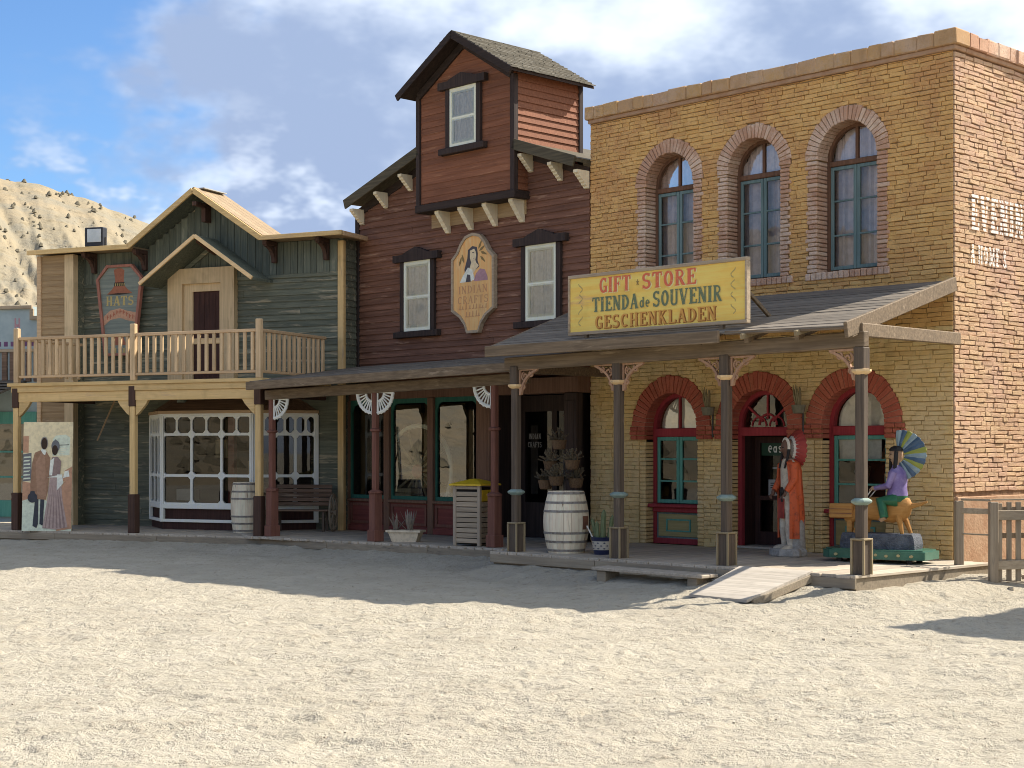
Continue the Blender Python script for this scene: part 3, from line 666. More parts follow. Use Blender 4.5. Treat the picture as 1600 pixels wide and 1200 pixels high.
while z < TOPZ-.02:
    h_ = CH*random.uniform(.94, 1.06); z1 = min(z+h_, TOPZ); zz = z
    for (p, q) in free(z, z1):
        x = p; first = True
        while x < q-.012:
            L_ = random.uniform(.21, .285) if random.random() > .14 else random.uniform(.12, .16)
            if first and row % 2: L_ *= .55
            first = False
            if q-x-L_ < .09: L_ = q-x
            cand.append(('f', x, x+L_-.009, z, z1-.008)); x += L_
    z = z1; row += 1
z = .0; row = 0
side_rows = []
while z < TOPZ-.02:
    z1 = min(z+CH*random.uniform(.94, 1.06), TOPZ); y = .0; first = True
    while y < SD:
        L_ = random.uniform(.235, .31) if random.random() > .2 else random.uniform(.11, .16)
        if first and row % 2: L_ *= .5
        first = False
        if z > 1.09: cand.append(('s', y, y+L_-.011, z, z1-.011))
        y += L_
    z = z1; row += 1
def bkey(c):
    mx = (c[1]+c[2])/2; ww = c[2]-c[1]
    p = FB.w(mx, 0) if c[0] == 'f' else FB.w(0, mx)
    vis = .86 if c[0] == 'f' else .5
    if c[0] == 'f' and (2.6 < c[3] < 4.2 or mx > -.35 and c[3] < 1.3): vis *= .3
    return ww*vis/p[1]
cand.sort(key=bkey, reverse=True)
VAR = {}
for mt in ('brick_upper', 'brick_lower', 'brick_side'):
    VAR[mt] = []
    for k in range(12):
        m = MB(); m.tint = random.random(); brick_geo(m, -.13, .13, -.031, .031, .016+random.uniform(-.006,.008), mf, .007); o = m.build('brick', mt, None, tint=True)
        VAR[mt].append(o.data); bpy.data.objects.remove(o)
WV = lambda a, z: .013*(float(vnoise(np.array([a*.8+3.]), np.array([z*1.7]), 5)[0])-.5)+.008*(float(vnoise(np.array([a*2.6]), np.array([z*4.]), 8)[0])-.5)
fm = MB(); fm2 = MB(); smb = MB(); nind = 0; sidebr = []
for c in cand:
    k, a, b, z0, z1 = c; mt = 'brick_side' if k == 's' else ('brick_upper' if z0 > 3.45 else 'brick_lower')
    if k == 's': sidebr.append(c)
    if nind < 300:
        nind += 1
        inst(random.choice(VAR[mt]), fwall if k == 'f' else swall, ((a+b)/2, random.uniform(-.004,.005), (z0+z1)/2+WV(a, z0)) if k == 'f' else (0, (a+b)/2, (z0+z1)/2), ((b-a)/.26, 1, (z1-z0)/.062*random.uniform(.94,1.03)), (0, R(random.uniform(-1.2, 1.2)), 0 if k == 'f' else R(90)), 'brick')
    else:
        t_ = fm if mt == 'brick_upper' else fm2 if mt == 'brick_lower' else smb; t_.tint = random.random()
        brick_geo(t_, a, b, z0+WV(a+(0 if k == 'f' else 9), z0), z1+WV(a+(0 if k == 'f' else 9), z0), .013+random.uniform(-.007, .008)+(.006 if k == 's' else 0), mf if k == 'f' else ms, .007 if k == 'f' else .009)
for mm, mt in ((fm, 'brick_upper'), (fm2, 'brick_lower'), (smb, 'brick_side')): tag(mm.build('brickwork', mt, gift, recalc=False, tint=True), kind='stuff')
# arches, jambs, sills
for kind, L_ in (('u', UP), ('l', LO)):
    ring = .215 if kind == 'u' else .285; mt = 'brick_pink' if kind == 'u' else 'brick_red'; nb = 27 if kind == 'u' else 26
    jm = MB(); jl = MB()
    for u in L_:
        for i in range(nb):
            a0 = math.pi*(i+.07)/nb; a1 = math.pi*(i+.93)/nb; ro = u['h']+ring+random.uniform(-.014, .012); ri = u['h']-random.uniform(0, .012)
            pr = .035+random.uniform(-.008, .012); m = MB(); m.tint = random.random()
            q = [(-ri*math.cos(a0), ri*math.sin(a0)), (-ro*math.cos(a0), ro*math.sin(a0)), (-ro*math.cos(a1), ro*math.sin(a1)), (-ri*math.cos(a1), ri*math.sin(a1))]
            cx_ = sum(p[0] for p in q)/4; cz_ = sum(p[1] for p in q)/4; qi = [(cx_+(a-cx_)*.9, cz_+(b-cz_)*.94) for a, b in q]
            P = [(a, .3, b) for a, b in q]+[(a, -pr+.009, b) for a, b in q]+[(a, -pr, b) for a, b in qi]
            m.idx(P, [(k+j, k+(j+1)%4, k+4+(j+1)%4, k+4+j) for k in (0,4) for j in range(4)]+[(8,9,10,11)])
            m.build('arch_brick', mt, fwall, (u['cx'], 0, u['sp']), recalc=True, tint=True)
        # mortar behind the ring
        m = MB(); m.ring(arch_pts(u['cx'], u['h']+ring*.93, u['sp']-.01, u['sp']), arch_pts(u['cx'], u['h']+.006, u['sp']-.01, u['sp']), -.018, .30, gap=True); m.build('arch_bed', 'mortar' if kind == 'u' else 'mortar_red', fwall)
        zz = u['z0']; r_ = 0; ztop = u['sp'] if kind == 'u' else 1.92
        while zz < ztop-.03:
            z1 = min(zz+CH*random.uniform(.93, 1.07), ztop)
            for s in (-1, 1):
                e = u['cx']+s*u['h']; w_ = (.165+random.uniform(-.02, .03)+(.03 if r_ % 2 else 0)) if kind == 'u' else .135
                jj = jm if kind == 'u' else jl; jj.tint = random.random(); pr = .03 if kind == 'u' else .017
                jj.box(min(e, e+s*w_)+.003, max(e, e+s*w_)-.003, -pr+random.uniform(-.008, .008), .3, zz+.004, z1-.007, 0, .009)
            zz = z1; r_ += 1
        if kind == 'u':
            x = u['cx']-u['h']-.2
            while x < u['cx']+u['h']+.18:
                jm.tint = random.random(); jm.box(x, x+.088, -.05+random.uniform(-.008,.008), .32, u['z0']-.115, u['z0']-.005+random.uniform(-.006,.006), 0, .01); x += .098
        else:
            for k in range(3):
                z0_ = 1.925+k*.0735; ex = .33+(.02 if k == 1 else -.012 if k == 0 else 0)
                for s in (-1, 1):
                    e = u['cx']+s*u['h']; x = 0
                    while x < ex-.03:
                        w_ = min(random.uniform(.13, .2), ex-x); jm.tint = random.random()
                        xa, xb = e+s*x, e+s*(x+w_-.008); jm.box(min(xa, xb), max(xa, xb), -.048+random.uniform(-.006,.006), .3, z0_, z0_+.064, 0, .009); x += w_
    tag(jm.build('jamb_brickwork', mt, gift, tint=True), kind='stuff')
    if jl.v: tag(jl.build('jamb_brickwork', 'brick_lower', gift, tint=True), kind='stuff')
# parapet: moulded band and rough coping
for nm, a in (('front', 0), ('side', 1)):
    m = MB(); 
    if a == 0: m.box(W0-.03, .055, -.055, .25, 7.36, 7.43, 0, .012)
    else: m.box(-.25, .055, .26, SD, 7.36, 7.43, 0, .012)
    m.build('parapet_band', 'render_band', gift)
    m = MB()
    if a == 0: m.box(W0-.05, .09, -.085, .27, 7.43, 7.618)
    else: m.box(-.27, .085, .29, SD, 7.43, 7.618)
    m.build('coping_core', 'brick_coping' if a == 0 else 'brick_pink', gift, tint=True)
    x = W0-.06 if a == 0 else .3
    while x < (.09 if a == 0 else SD):
        w_ = random.uniform(.2, .42); x1 = min(x+w_-.006, .1 if a == 0 else SD); m = MB(); m.tint = random.random()
        pr = .10+random.uniform(-.012, .012); zt = 7.64+random.uniform(-.012, .010)
        j = lambda p: (p[0]+random.uniform(-.008,.008), p[1]+random.uniform(-.008,.008), p[2]+random.uniform(-.008,.008))
        if a == 0: m.box(x, x1, -pr, .28, 7.43, zt, 0, .014, xf=j)
        else: m.box(-.28, pr, x, x1, 7.43, zt, 0, .014, xf=j)
        m.build('coping_brick', 'brick_coping' if a == 0 else 'brick_pink', gift, tint=True); x += w_
# side wall plinth (rendered) and mid crack pipe
MB().box(-.02, .045, .04, SD, 0, 1.085, 0, .01).build('plinth', 'render_band', gift)
# painted words on the side wall: paint sits only on brick faces
def inside(q, x, z):
    s = 0
    for i in range(4):
        a, b = q[i], q[(i+1)%4]; cr_ = (b[0]-a[0])*(z-a[1])-(b[1]-a[1])*(x-a[0])
        if cr_ > 1e-9: s |= 1
        elif cr_ < -1e-9: s |= 2
    return s != 3
def wall_words(s, y0, zb, h, cond, sp):
  for ch in s:
    if ch == ' ': y0 += .22*h; continue
    qs, W = text_quads(ch, h, cond, sp, 1.15); qs = [[(a+W/2+y0, b+zb) for a, b in q] for _, q in qs]; m = MB(); c = .014
    for (_, a, b, z0, z1) in sidebr:
        if z1 < zb or z0 > zb+h or b < y0 or a > y0+W: continue
        y = a+.01
        while y < b-.008:
            zz = z0+.008
            while zz < z1-.008:
                yc, zc = y+c/2, zz+c/2
                if random.random() > .03 and any(min(p[0] for p in q) <= yc <= max(p[0] for p in q) and inside(q, yc, zc) for q in qs):
                    m.poly([(.036,y,zz),(.036,y+c,zz),(.036,y+c,zz+c),(.036,y,zz+c)])
                zz += c
            y += c
    tag(m.build('painted_letter', 'wall_paint', swall, recalc=False), kind='stuff'); y0 += W+sp*h
wall_words('EVENING', .42, 4.87, .52, .80, .10)
wall_words('A HOME & ', .40, 4.41, .26, .78, .16)
# ---------------- windows
def leaf(m, x0, x1, y, z0, z1, rows, w_=.055, t=.04, mi=0, cols=1):
    m.box(x0, x0+w_, y, y+t, z0, z1, mi, .006); m.box(x1-w_, x1, y, y+t, z0, z1, mi, .006)
    m.box(x0+w_, x1-w_, y, y+t, z0, z0+w_, mi, .006); m.box(x0+w_, x1-w_, y, y+t, z1-w_, z1, mi, .006)
    for i in range(1, rows):
        zc = z0+(z1-z0)*i/rows; m.box(x0+w_, x1-w_, y+.004, y+t-.004, zc-.014, zc+.014, mi, .004)
def pane(parent, x0, x1, y, z0, z1, mat='glass_win', name='pane'):
    m = MB(); m.poly([(x0,y,z0),(x1,y,z0),(x1,y,z1),(x0,y,z1)]); return m.build(name, mat, parent, recalc=False)
def curtain(parent, x0, x1, y, z0, z1, mat, amp=.02, n=40, gap=None, arch=None):
    m = MB(); P = []; ph = random.uniform(0, 6)
    for i in range(n+1):
        x = x0+(x1-x0)*i/n; yy = y+amp*math.sin(i*1.05+ph)+amp*.6*math.sin(i*2.3+ph*2); P.append((x, yy))
    for (a, ya), (b, yb) in zip(P[:-1], P[1:]):
        zt = z1
        if gap and gap[0] < (a+b)/2 < gap[1]: continue
        za = zb = z1
        if arch: za = arch[1]+math.sqrt(max(0, arch[2]**2-(a-arch[0])**2)); zb = arch[1]+math.sqrt(max(0, arch[2]**2-(b-arch[0])**2))
        m.poly([(a,ya,z0),(b,yb,z0),(b,yb,zb),(a,ya,za)])
    return m.build('curtain', mat, parent, smooth=True, recalc=False)
for u in UP:
    cx, h, z0, sp = u['cx'], u['h'], u['z0'], u['sp']; m = MB()
    m.ring(arch_pts(cx, h, z0, sp), arch_pts(cx, h-.055, z0+.04, sp), .24, .31)
    m.box(cx-h+.05, cx+h-.05, .225, .305, sp-.09, sp-.01, 0, .01); m.box(cx-.025, cx+.025, .245, .30, sp-.01, sp+h-.05, 0, .006)
    wn = m.build('window', 'brown_frame', gift)
    m = MB(); leaf(m, cx-h+.057, cx-.004, .245, z0+.045, sp-.095, 3); leaf(m, cx+.004, cx+h-.057, .245, z0+.045, sp-.095, 3); m.build('casement', 'blue_frame', wn)
    for s in (0, 1):
        for i in range(3):
            zz = z0+.1+(sp-z0-.14)*i/3; pane(wn, cx-h+.1+s*(h-.055), cx-.045+s*(h-.05), .268, zz, zz+.53)
    m = MB(); m.poly([(a, .272, b) for a, b in arch_pts(cx, h-.05, sp-.01, sp)]); m.build('pane', 'glass_win', wn, recalc=False)
    curtain(wn, cx-h, cx+h, .40, z0, sp+.5, 'curtain_pink', .02, 44, arch=(cx, sp, h-.0))
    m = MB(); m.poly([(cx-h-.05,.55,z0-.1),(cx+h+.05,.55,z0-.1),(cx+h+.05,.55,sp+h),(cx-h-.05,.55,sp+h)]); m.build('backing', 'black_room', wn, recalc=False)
for k, u in enumerate(LO):
    cx, h, z0, sp = u['cx'], u['h'], u['z0'], u['sp']; m = MB(); Y = .2
    m.ring(arch_pts(cx, h, z0, sp), arch_pts(cx, h-.07, z0+(.0 if k == 1 else .09), sp), Y-.02, Y+.08)
    m.box(cx-h+.06, cx+h-.06, Y-.04, Y+.07, sp-.17, sp-.03, 0, .012)
    if k == 1:
        for a in (38, 90, 142): m.bar((cx+.12*math.cos(R(a)), Y+.03, sp+.10*math.sin(R(a))), (cx+.49*math.cos(R(a)), Y+.03, sp+.49*math.sin(R(a))), .03, .035)
        m.tube([(cx+.17*math.cos(R(a)), Y+.03, sp+.17*math.sin(R(a))) for a in range(0, 181, 15)], .02, 6)
        for s in (-1, 1): m.tube([(cx+s*.17+.14*math.cos(R(a)), Y+.03, sp-.02+.15*math.sin(R(a))) for a in range(0, 181, 20)], .016, 6)
        dr = m.build('doorway_frame', 'red_frame', gift)
        m = MB(); m.poly([(a, Y+.035, b) for a, b in arch_pts(cx, h-.06, sp-.03, sp)]); m.build('pane', 'glass_dark', dr, recalc=False)
        MB().box(cx-h, cx+h, .02, .7, .2, .235, 0, .01).build('threshold', 'deck_plank', dr)
        m = MB(); yd = .52; x0, x1, zt = cx-h+.075, cx+h-.075, sp-.18
        m.box(x0, x0+.1, yd, yd+.05, .24, zt); m.box(x1-.1, x1, yd, yd+.05, .24, zt); m.box(x0+.1, x1-.1, yd, yd+.05, zt-.1, zt); m.box(x0+.1, x1-.1, yd, yd+.05, .24, .45)
        m.box(x0+.1, x1-.1, yd, yd+.05, .95, 1.02)
        m.box(x0-.1, x0, Y+.06, yd+.06, .24, zt+.1); m.box(x1, x1+.1, Y+.06, yd+.06, .24, zt+.1)
        d2 = m.build('shop_door', 'door_dark', gift); pane(d2, x0+.1, x1-.1, yd+.03, .45, zt-.1, 'glass_dark')
        m = MB(); m.box(x0+.14, x1-.02, yd-.012, yd-.002, zt-.30, zt-.1, 0); lettering(m, 'easys', cx+.02, zt-.25, .22, yd-.014, 1); m.build('name_plate', ['label_green', 't_white'], d2)
        m = MB(); m.box(cx-.20, cx+.16, yd-.012, yd-.002, 1.03, 1.28); 
        for i in range(3): flat(m, [(cx-.16,1.23-.035*i),(cx+.12-.03*i,1.23-.035*i),(cx+.12-.03*i,1.215-.035*i),(cx-.16,1.215-.035*i)], yd-.014, 1)
        flat(m, [(cx-.02+.045*math.cos(R(a)), 1.09+.045*math.sin(R(a))) for a in range(0, 360, 40)], yd-.014, 1); m.build('notice', ['paper', 'ink'], d2)
        for i in range(4):
            m = MB(); m.box(cx-.02+(i%2)*.2-.1, cx+.13+(i%2)*.2-.1, yd-.01, yd-.002, 1.45+(i//2)*.22, 1.475+(i//2)*.22); m.build('sticker', 'paper', d2)
        continue
    m.box(cx-.02, cx+.02, Y, Y+.05, sp-.03, sp+h-.06, 0, .005)
    m.box(cx-h-.05, cx+h+.05, Y-.16, Y+.06, .80, .86, 0, .015); m.box(cx-h+.02, cx+h-.02, Y-.07, Y+.05, .72, .80, 0, .012)
    wn = m.build('window', 'red_frame', gift)
    m = MB(); leaf(m, cx-h+.075, cx-.003, Y-.005, .87, sp-.175, 3, .06); leaf(m, cx+.003, cx+h-.075, Y-.005, .87, sp-.175, 3, .06); m.build('casement', 'teal_frame', wn)
    for s in (0, 1):
        for i in range(3):
            zz = .92+(sp-.175-.92)*i/3; pane(wn, cx-h+.12+s*(h-.06), cx-.05+s*(h-.06), Y+.018, zz, zz+.36, 'glass_low')
    m = MB(); m.poly([(a, Y+.026, b) for a, b in arch_pts(cx, h-.06, sp-.03, sp)]); m.build('pane', 'glass_low', wn, recalc=False)
    m = MB(); m.poly([(a, Y+.14, b) for a, b in arch_pts(cx, h-.06, sp-.03, sp)]); m.build('fanlight_blind', 'curtain_white', wn, recalc=False)
    m = MB(); m.box(cx-h+.07, cx+h-.07, Y, Y+.04, .29, .72); m.build('lower_panel', 'blue_frame', wn)
    m = MB(); m.box(cx-h+.11, cx+h-.11, Y-.018, Y, .32, .69, 0, .006); pn = m.build('panel_board', 'olive_panel', wn)
    m = MB(); m.ring([(cx-.26,.40),(cx+.26,.40),(cx+.26,.61),(cx-.26,.61)], [(cx-.235,.425),(cx+.235,.425),(cx+.235,.585),(cx-.235,.585)], Y-.032, Y-.018); m.build('panel_moulding', 'teal_frame', wn)
    # goods leaning inside the window
    for i in range(7):
        m = MB(); xx = cx+random.uniform(-.38, .38); zz = .88+random.choice((0, .36, .7)); m.bar((xx, Y+.2+random.random()*.25, zz), (xx+random.uniform(-.14,.14), Y+.25+random.random()*.2, zz+random.uniform(.15,.3)), random.uniform(.03,.12), .03); m.build('shelf_goods', random.choice(['post_tan', 'rail_wood', 'paper', 'wicker']), wn)
    if k == 2:
        m = MB(); flat(m, [(cx-.42,1.60),(cx+.30,1.60),(cx+.30,1.98),(cx-.45,1.98)], Y+.08, 0); m.build('poster', 'curtain_white', wn)
# dim shop inside
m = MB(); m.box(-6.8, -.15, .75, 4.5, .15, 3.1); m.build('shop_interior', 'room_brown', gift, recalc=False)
# ---------------- porch of the brick store
def lerp(a, b, t): return a+(b-a)*t
PF = [(-5.86, -3.42, 3.30), (.52, -3.40, 3.26)]; PB = [(-7.35, -.03, 4.16), (.02, -.03, 4.12)]
m = MB()
for i in range(9):
    t = i/8; f0 = [lerp(PF[0][k], PF[1][k], t) for k in range(3)]; b0 = [lerp(PB[0][k], PB[1][k], t) for k in range(3)]
    m.bar((f0[0], f0[1]+.08, f0[2]-.07), (b0[0], b0[1], b0[2]-.07), .06, .11)
proof = m.build('porch_roof', 'porch_grey', gift)
nb = 14
for i in range(nb):
    t0, t1 = i/nb, (i+1.18)/nb; ends = []
    for e in (0, 1):
        p = [lerp(PF[e][k], PB[e][k], t0) for k in range(3)]; q = [lerp(PF[e][k], PB[e][k], min(t1, 1)) for k in range(3)]; ends.append((p, q))
    m = MB(); up = .016+random.uniform(-.004, .004); P = []
    for (p, q) in ends: P += [(p[0], p[1], p[2]), (q[0], q[1], q[2]-.0), (q[0], q[1], q[2]+.010), (p[0], p[1], p[2]+up)]
    m.idx(P, [(0,1,2,3),(7,6,5,4),(0,4,5,1),(1,5,6,2),(2,6,7,3),(3,7,4,0)]); m.build('roof_board', 'porch_roof', proof)
m = MB(); m.bar((-5.92, -3.46, 3.245), (-1.42, -3.46, 3.235), .05, .165, 0, .008); m.build('fascia', 'porch_grey', proof)
m = MB(); m.bar((-1.38, -3.38, 3.285), (.5, -3.38, 3.255), .035, .05, 0, .006); m.build('fascia_strip', 'porch_grey', proof)
m = MB(); m.bar((.55, -3.46, 3.215), (.06, -.06, 4.07), .05, .20, 0, .008); m.build('rake_board', 'porch_grey', proof)
m = MB(); m.bar((-5.90, -3.44, 3.235), (-7.38, -.06, 4.09), .05, .14, 0, .008); m.build('rake_board', 'porch_grey', proof)
for x in (-1.05, -.2): MB().bar((x, -3.46, 3.215), (x, -3.0, 3.33), .05, .07, 0, .006).build('rafter_end', 'post_tan', proof)
m = MB(); m.bar((-5.85, -3.08, 3.06), (.60, -3.08, 3.12), .12, .20, 0, .012); m.build('porch_beam', 'porch_grey', gift)
m = MB(); m.bar((.52, -3.1, 3.24), (.09, -.02, 3.30), .07, .17, 0, .01); m.build('porch_tie', 'porch_grey', gift)
m = MB(); m.bar((-5.75, -3.1, 3.0), (-6.3, -.02, 3.05), .07, .15, 0, .01); m.build('porch_tie', 'porch_grey', gift)
def scroll(parent, x, y, z, s, wd=.40, mat='scroll_wood'):
    m = MB(); m.box(min(x, x+s*wd), max(x, x+s*wd), y-.02, y+.02, z-.03, z, 0, .005); m.box(min(x, x+s*.03), max(x, x+s*.03), y-.02, y+.02, z-wd, z-.03, 0, .005)
    C = [(x+s*(wd-.02-.0)*(1-t)+s*.03*t-s*.07*math.sin(math.pi*t), z-.02-(wd-.03)*t+.07*math.sin(math.pi*t)*.6) for t in [i/8 for i in range(9)]]
    for a, b in zip(C[:-1], C[1:]): m.bar((a[0], y, a[1]), (b[0], y, b[1]), .035, .045, up=(0, 1, 0))
    for (cx_, cz_, r0) in ((.12, -.12, .075), (.25, -.085, .045), (.08, -.27, .045)):
        m.tube([(x+s*(cx_+r0*(1-t*.7)*math.cos(t*8+2)), y, z+cz_+r0*(1-t*.7)*math.sin(t*8+2)) for t in [i/16 for i in range(17)]], .016, 5)
    return m.build('scroll_bracket', mat, parent)
for i, (px, py) in enumerate([(-5.62, -3.10), (-3.55, -3.06), (-1.59, -3.08), (.54, -3.10)]):
    m = MB(); r_ = .062
    m.box(px-r_, px+r_, py-r_, py+r_, .62, 2.70, 0, .018); m.box(px-.075, px+.075, py-.075, py+.075, 2.74, 3.02, 0, .01)
    m.box(px-.078, px+.078, py-.078, py+.078, .2, .64, 0, .004)
    po = m.build('porch_post', 'post_grey', gift)
    m = MB()
    for sx in (-1, 1):
        for sy in (-1, 1): m.box(px+sx*.088-.014, px+sx*.088+.014, py+sy*.088-.014, py+sy*.088+.014, .2, .625, 0, .004)
    m.box(px-.104, px+.104, py-.104, py+.104, .625, .65, 0, .006)
    m.build('post_base', 'post_tan', po)
    m = MB(); m.lathe([(.075,1.06),(.125,1.09),(.135,1.11),(.125,1.125),(.08,1.15)], 8, (px, py)); m.build('lower_collar', 'mint_collar', po)
    m = MB(); m.lathe([(.07,2.68),(.105,2.70),(.125,2.72),(.125,2.745),(.10,2.75)], 8, (px, py)); m.build('upper_collar', 'cream_trim_h', po)
    if i > 0: scroll(po, px-.075, py, 2.98+.01*i, -1)
    if i < 3: scroll(po, px+.075, py, 2.98+.01*i, 1)
# ---------------- gift store sign
sg = thing('gift_sign', 'long yellow painted gift store board standing on the porch roof', 'sign', FB.w(-2.83, -3.12, 3.44), FB.rz)
m = MB(); m.box(-1.62, 1.62, -.02, .03, 0, .84, 0); bd = m.build('sign_board', 'sign_yellow', sg)
m = MB()
for a in ((-1.64, 1.64, -.045, .045, -.02, .03), (-1.64, 1.64, -.045, .045, .81, .86), (-1.64, -1.605, -.045, .045, .03, .81), (1.605, 1.64, -.045, .045, .03, .81)): m.box(*a, 0, .008)
m.build('sign_frame', 'sign_grey', sg)
m = MB(); Y = -.0215
lettering(m, 'GIFT', -.72+.013, .565-.01, .22, Y, 0, fit=.60, fat=1.15); lettering(m, 'STORE', .28+.013, .565-.01, .22, Y, 0, fit=.98, fat=1.15)
lettering(m, 'GIFT', -.72, .565, .22, Y-.006, 1, fit=.60); lettering(m, 'STORE', .28, .565, .22, Y-.006, 1, fit=.98); lettering(m, '*', -.29, .58, .17, Y-.002, 4)
lettering(m, 'TIENDA', -.72+.01, .30-.008, .21, Y, 5, fit=.88, fat=1.1); lettering(m, 'SOUVENIR', .60+.01, .30-.008, .22, Y, 5, fit=1.22, fat=1.1)
lettering(m, 'TIENDA', -.72, .30, .21, Y-.006, 2, fit=.88); lettering(m, 'de', -.155, .31, .20, Y-.006, 2, fit=.19); lettering(m, 'SOUVENIR', .60, .30, .22, Y-.006, 2, fit=1.22)
lettering(m, 'GESCHENKLADEN', .0+.012, .055-.008, .19, Y, 3, fit=2.22, fat=1.1); lettering(m, 'GESCHENKLADEN', .0, .055, .19, Y-.006, 6, fit=2.22, fat=.8)
m.build('lettering', ['t_pale', 't_red', 't_green', 't_gold', 't_leaf', 't_goldpale', 't_goldmid'], bd, recalc=False)
m = MB()
for s in (-1, 1):
    for c in range(4):
        pts = [(s*(1.40+.04*math.sin(c+t*5)), .12+c*.16+t*.13) for t in [i/5 for i in range(6)]]
        for q in ribbon(pts, .016): flat(m, q, Y-.0003*c, 0)
m.build('vine_ornament', 't_ochre', bd, recalc=False)
for x in (-1.3, 1.2): MB().bar((x, .03, .80), (x+.1, .95, .12), .05, .05, 0, .006).build('sign_brace', 'porch_grey', sg); MB().box(x-.03, x+.03, -.03, .03, -.12, 0).build('sign_foot', 'porch_grey', sg)
# ------------------------------------------------------------------ brown clapboard shop
br = thing('clapboard_shop', 'tall brown clapboard shop with steep roof tower and glazed shopfront', 'building', (FB.o[0], FB.o[1], 0), FB.rz)
BX0, BX1, BC = -13.42, -6.985, -10.15
def rz_(x): return 7.66-.335*abs(x-BC)
def clap(parent, mat, x0, x1, y, z0, h, pr=.033, name='clapboard', split=True, ext=.022):
    """one lapped board (or two butted lengths), thick at its lower edge"""
    segs = [(x0, x1)]
    if split and x1-x0 > 2.6 and random.random() < .75:
        c = random.uniform(x0+.8, x1-.8); segs = [(x0, c-.002), (c+.002, x1)]
    for a, b in segs:
        d = random.uniform(-.003, .004); m = MB(); m.prism([(0, 0), (-pr-d, -.003+random.uniform(-.003,.003)), (-.006, h+ext), (0, h+ext)], a, b, 0, 'YZ')
        o = m.build(name, mat, parent, ((a+b)/2, y, z0)); o.data.transform(Matrix.Translation((-(a+b)/2, 0, 0))); o.rotation_euler = (0, random.uniform(-.0018, .0018), 0)
m = MB(); m.prism([(BX0, 3.0), (BX1, 3.0), (BX1, rz_(BX1)), (BC, rz_(BC)), (BX0, rz_(BX0))], .0, .1, 0); bwall = m.build('upper_wall', 'brown_board', br)
m = MB(); m.box(BX0, BX0+.1, .1, 7, 0, 6.5); m.box(BX1-.1, BX1, .1, 7, 0, 6.5); m.build('side_wall', 'brown_board', br)
z = 3.0; H = .118
while z < 7.6:
    lim = (7.66-.02-z-H)/.335
    x0, x1 = max(BX0+.02, BC-lim), min(BX1, BC+lim)
    if x1-x0 > .3: clap(bwall, 'brown_board', x0, x1, -.001, z, H)
    z += H
m = MB(); m.box(BX0-.03, BX0+.09, -.05, .12, 3.0, 6.52, 0, .006); m.build('corner_board', 'dark_trim_v', br)
# roof with overhanging rakes
m = MB()
for s in (-1, 1):
    e = BC+s*(BC-BX0-.07) if s < 0 else BX1-.01; ze = 7.74-.335*abs(e-BC)
    d = -11.1 if s < 0 else -8.52; zd = 7.74-.335*abs(d-BC)
    m.prism([(d, zd), (e, ze), (e, ze+.07), (d, zd+.07)] if s > 0 else [(e, ze), (d, zd), (d, zd+.07), (e, ze+.07)], -.36, 7.2)
    m.prism([(BC, 7.74), (d, zd), (d, zd+.07), (BC, 7.81)] if s > 0 else [(d, zd), (BC, 7.74), (BC, 7.81), (d, zd+.07)], .12, 7.2)
rf = m.build('roof', 'rake_dark', br)
for s in (-1, 1):
    e = BC+s*(BC-BX0-.05); ze = 7.72-.335*abs(e-BC); e1 = e if s < 0 else BX1-.02
    d = -11.1 if s < 0 else -8.52; zd = 7.74-.335*abs(d-BC); z1 = 7.72-.335*abs(e1-BC); MB().bar((d, -.38, zd), (e1, -.38, z1+.02), .04, .19, 0, .006).build('rake_board', 'rake_dark', rf)
    e2 = max(e1, BX0+.02); MB().bar((d, -.02, zd-.14), (e2, -.02, 7.60-.335*abs(e2-BC)), .05, .16, 0, .006).build('frieze_board', 'dark_trim', rf)
def corbel(parent, x, y, z, d=.30, h=.34, w_=.09, mat='bracket_cream'):
    n = 5; pts = [(0, 0), (-d, 0), (-d, -.05)]
    for i in range(n):
        t = (i+1)/n; pts.append((-d+d*.86*t-.012, -.05-(h-.06)*t+.025)); pts.append((-d+d*.86*t, -.05-(h-.06)*t))
    pts += [(0, -h)]
    m = MB(); m.prism(pts, x-w_/2, x+w_/2, 0, 'YZ'); return m.build('corbel', mat, parent, (0, y, z))
for x in (-13.22, -12.47, -11.72, -8.40, -7.66, -7.03): corbel(br, x, -.03, rz_(x)-.06, .30, .30, .10)
# tower (dormer)
DX0, DX1, DY0, DY1, DC, DZ = -11.10, -8.52, -.35, 1.36, -9.81, 6.30
SL = .60
def dz_(x): return 9.27-SL*abs(x-DC)
m = MB(); m.prism([(DX0, DZ), (DX1, DZ), (DX1, dz_(DX1)), (DC, dz_(DC)), (DX0, dz_(DX0))], DY0, DY1, 0); tw = m.build('tower_wall', 'dormer_board', br)
z = DZ+.10
while z < 9.2:
    lim = (9.27-.02-z-.12)/SL; x0, x1 = max(DX0+.08, DC-lim), min(DX1-.08, DC+lim)
    if x1-x0 > .15: clap(tw, 'dormer_board', x0, x1, DY0-.001, z, .118, .018, split=False)
    z += .118
z = DZ+.1
while z < 8.45:                       # lapped boards on the tower's right side
    m = MB(); m.prism([(.0, 0), (.032, -.002), (.006, .142), (0, .142)], DY0+.06, DY1-.05, 0, 'XZ')
    m.v = [(a, b, c) for a, b, c in m.v]; m.build('side_clapboard', 'dormer_board', tw, (DX1+.001, 0, z)); z += .122
for x in (DX0, DX1): MB().box(x-.05, x+.05, DY0-.05, DY0+.06, DZ-.03, dz_(x)-.05, 0, .006).build('corner_board', 'dark_trim_v', tw)
MB().box(DX1-.04, DX1+.05, DY1-.07, DY1+.03, 6.6, dz_(DX1), 0, .006).build('corner_board', 'dark_trim_v', tw)
MB().box(DX0-.07, DX1+.07, DY0-.06, .02, DZ-.06, DZ+.08, 0, .008).build('base_board', 'dark_trim', tw)
m = MB(); y0, y1 = DY0-.33, DY1+.12
